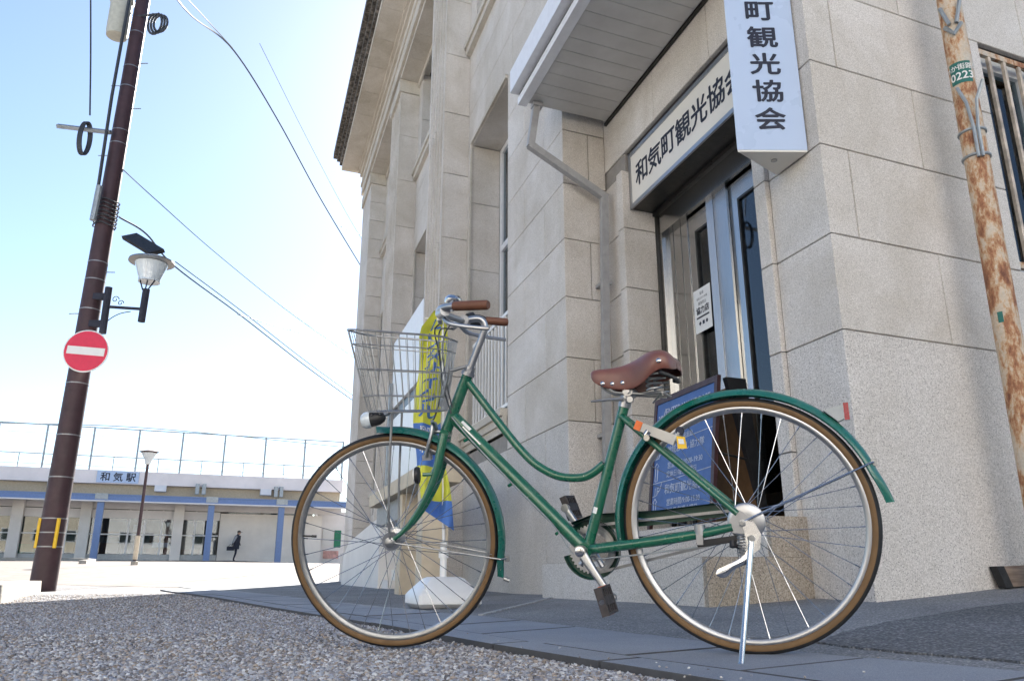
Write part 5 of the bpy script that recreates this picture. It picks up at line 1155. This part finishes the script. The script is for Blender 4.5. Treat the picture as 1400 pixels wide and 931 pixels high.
# crankset
g = G(); rr = .070; nt3 = 36; pts = []
for i in range(nt3 * 4):
    a = 2 * PI * i / (nt3 * 4); r = rr + (.003 if i % 4 in (1, 2) else -.002); pts.append((BB.x + r * math.cos(a), -.047, BB.z + r * math.sin(a)))
inn = [(BB.x + .052 * math.cos(2 * PI * i / len(pts)), -.047, BB.z + .052 * math.sin(2 * PI * i / len(pts))) for i in range(len(pts))]
n = len(pts); V = pts + inn + [(x, y - .003, z) for x, y, z in pts] + [(x, y - .003, z) for x, y, z in inn]
F = [(i, (i + 1) % n, n + (i + 1) % n, n + i) for i in range(n)] + [(2 * n + i, 3 * n + i, 3 * n + (i + 1) % n, 2 * n + (i + 1) % n) for i in range(n)] + [(i, 2 * n + i, 2 * n + (i + 1) % n, (i + 1) % n) for i in range(n)]
g.add(V, F)
for k in range(5):
    a = 2 * PI * k / 5 + .4; g.tube([BB + Vector((0, -.05, 0)), BB + Vector((.06 * math.cos(a), -.049, .06 * math.sin(a)))], .009, 8)
g.tube([BB + Vector((0, -.07, 0)), BB + Vector((0, -.04, 0))], .02, 16); bk(g, 'chainring', 'alu', False)
cd_ = Vector((-.092, 0, -.125)); 
for s in (1, -1):
    e = BB + cd_ * s; y0_, y1_ = (.064, .085) if s > 0 else (-.064, -.085)
    A = BB + Vector((0, y0_, 0)); B = Vector((e.x, y1_, e.z)); g = G(); d = (B - A).normalized(); sd = d.cross(Vector((0, 1, 0))).normalized(); nn = sd.cross(d)
    rows = []
    for t_ in np.linspace(0, 1, 9):
        w = .0165 - .006 * math.sin(min(1, t_ * 1.3) * PI / 2); h_ = .0095 - .0025 * t_; c = A.lerp(B, t_)
        rows.append([c + sd * (w * math.copysign(abs(math.cos(a)) ** .6, math.cos(a))) + nn * (h_ * math.copysign(abs(math.sin(a)) ** .6, math.sin(a))) for a in np.linspace(0, 2 * PI, 15)])
    g.grid(rows); g.tube([A - Vector((0, .012, 0)), A + Vector((0, .011, 0))], .0185, 20); g.tube([B - Vector((0, .009, 0)), B + Vector((0, .009, 0))], .0125, 18)
    cr = bk(g, 'crank', 'alu')
    g = G(); g.lathe([(.0145, .0), (.0145, .0125), (.011, .0135), (.002, .0138)], A, (0, s, 0), 20); bk(g, 'crank_cap', 'chrome', True, False, cr)
    # pedal
    c = B + Vector((0, .058 * s, 0)); tl_ = R(74) if s > 0 else R(70); e1 = Vector((math.cos(tl_), 0, math.sin(tl_))); e3 = Vector((-math.sin(tl_), 0, math.cos(tl_)))
    def pq(a, b, h): return c + e1 * a + Vector((0, b * s, 0)) + e3 * h
    g = G()
    def pbx(a0, a1_, b0, b1, h0, h1): g.hexa([pq(a0, b0, h0), pq(a1_, b0, h0), pq(a1_, b1, h0), pq(a0, b1, h0), pq(a0, b0, h1), pq(a1_, b0, h1), pq(a1_, b1, h1), pq(a0, b1, h1)])
    pbx(-.038, .038, -.045, -.036, -.011, .011); pbx(-.038, .038, .036, .045, -.011, .011); pbx(-.012, .012, -.034, .034, -.011, .011)
    for a0 in (-.038, .031): pbx(a0, a0 + .007, -.036, .036, .005, .011); pbx(a0, a0 + .007, -.036, .036, -.011, -.005)
    for b0 in (-.020, -.003, .014): pbx(-.037, -.012, b0, b0 + .006, -.010, .010); pbx(.012, .037, b0, b0 + .006, -.010, .010)
    pd_ = bk(g, 'pedal', 'pedal', False)
    g = G(); g.tube([B, c + Vector((0, .045 * s, 0))], .008, 10); g.tube([c + Vector((0, -.05 * s, 0)), c + Vector((0, -.044 * s, 0))], .0115, 14); bk(g, 'pedal_axle', 'chrome', True, False, pd_)
    g = G()
    for a0 in (-.0392, .0382): pbx(a0, a0 + .001, -.022, .022, -.0055, .0055)
    bk(g, 'pedal_reflector', 'orange', False, False, pd_)
# chain and guard
g = G(); rs_ = .036; yC = -.0485; path = []
dv = (RH - BB); al = math.atan2(dv.z, dv.x)
for i in range(40):
    a = al + PI / 2 - PI - (0) + PI * i / 39 + PI; path.append(None)
path = []
for i in range(25): a = al + PI / 2 + PI + PI * i / 24; path.append(BB + Vector((rr * math.cos(a), 0, rr * math.sin(a))))
up_run = path[-1]; 
for i in range(15): a = al + PI / 2 + PI * i / 14; path.append(RH + Vector((rs_ * math.cos(a), 0, rs_ * math.sin(a))))
path = [Vector((p.x, yC, p.z)) for p in path]; L = [0]
for i in range(len(path)): L.append(L[-1] + (path[(i + 1) % len(path)] - path[i]).length)
nl = int(L[-1] / .0127); 
for k in range(nl):
    def atl(s):
        s %= L[-1]; i = max(j for j in range(len(path)) if L[j] <= s + 1e-9); return path[i].lerp(path[(i + 1) % len(path)], (s - L[i]) / max(1e-9, L[i + 1] - L[i]))
    a, b = atl(k * L[-1] / nl), atl((k + 1) * L[-1] / nl); d = (b - a).normalized(); w2 = Vector((-d.z, 0, d.x)) * .0042; off = Vector((0, .003 if k % 2 else .0018, 0))
    g.hexa([a - w2 - off, b - w2 - off, b - w2 + off, a - w2 + off, a + w2 - off, b + w2 - off, b + w2 + off, a + w2 + off])
bk(g, 'chain', 'dull_metal', False)
g = G(); yg = -.062; rg0, rg1 = .068, .088; n = 48
th = [R(48) + (R(360 - 60)) * i / n for i in range(n + 1)]
g.grid([[BB + Vector((r * math.cos(a), y, r * math.sin(a))) for r, y in ((rg0, yg), (rg1 - .004, yg), (rg1, yg + .004), (rg1, yg + .03))] for a in th])
g.add([(.53, yg, .352), (.45, yg, .378), (.25, yg, .383), (.04, yg, .402), (.0, yg, .396), (.02, yg, .368), (.25, yg, .345), (.42, yg, .335)], [tuple(range(8))])
g.grid([[(x, yg, z), (x, yg + .004, z + .004), (x, yg + .030, z + .004)] for x, z in ((.53, .352), (.45, .378), (.25, .383), (.04, .402), (.0, .396))])
o = bk(g, 'chain_guard', 'green_shaded')
# kickstand
g = G(); KP = Vector((-.018, .070, .292)); KF = Vector((.013, .232, .018)); g.tube([KP + Vector((0, 0, .02)), KP, KF], [.009, .0085, .0068], 14); g.tube([KF, KF + (KF - KP).normalized() * .012], .009, 12); ks = bk(g, 'kickstand', 'chrome')
g = G(); g.prism([(.005, .066, .355), (-.03, .066, .350), (-.046, .068, .318), (-.040, .072, .278), (-.012, .074, .262), (.004, .072, .285), (-.004, .068, .32)], (0, .004, 0)); bk(g, 'stand_bracket', 'chrome', False)
g = G(); g.tube([(-.022, .071, .308), (-.022, .082, .308)], .008, 12); bk(g, 'stand_pivot', 'dull_metal', True, False, ks)
g = G(); q = bez([(-.02, .079, .272), (.0, .085, .252), (.03, .09, .238), (.055, .094, .222), (.076, .096, .216)], 16)
rows = [[p + Vector((math.cos(a) * .0 + (.4 * w) * math.sin(a), .003 * math.cos(a), w * math.sin(a))) for a in np.linspace(0, 2 * PI, 11)] for p, w in zip(q, [.014, .014, .013, .012, .011, .010, .009, .009, .009, .010, .011, .012, .013, .013, .012, .010, .004])]
g.grid(rows); bk(g, 'stand_lever', 'chrome', True, False, ks)
g = G(); g.tube([(.006 + .009 * math.cos(a), .078 + .009 * math.sin(a), .318 - .055 * a / 44) for a in np.linspace(0, 44, 90)], .0022, 5); bk(g, 'stand_spring', 'dull_metal', True, False, ks)
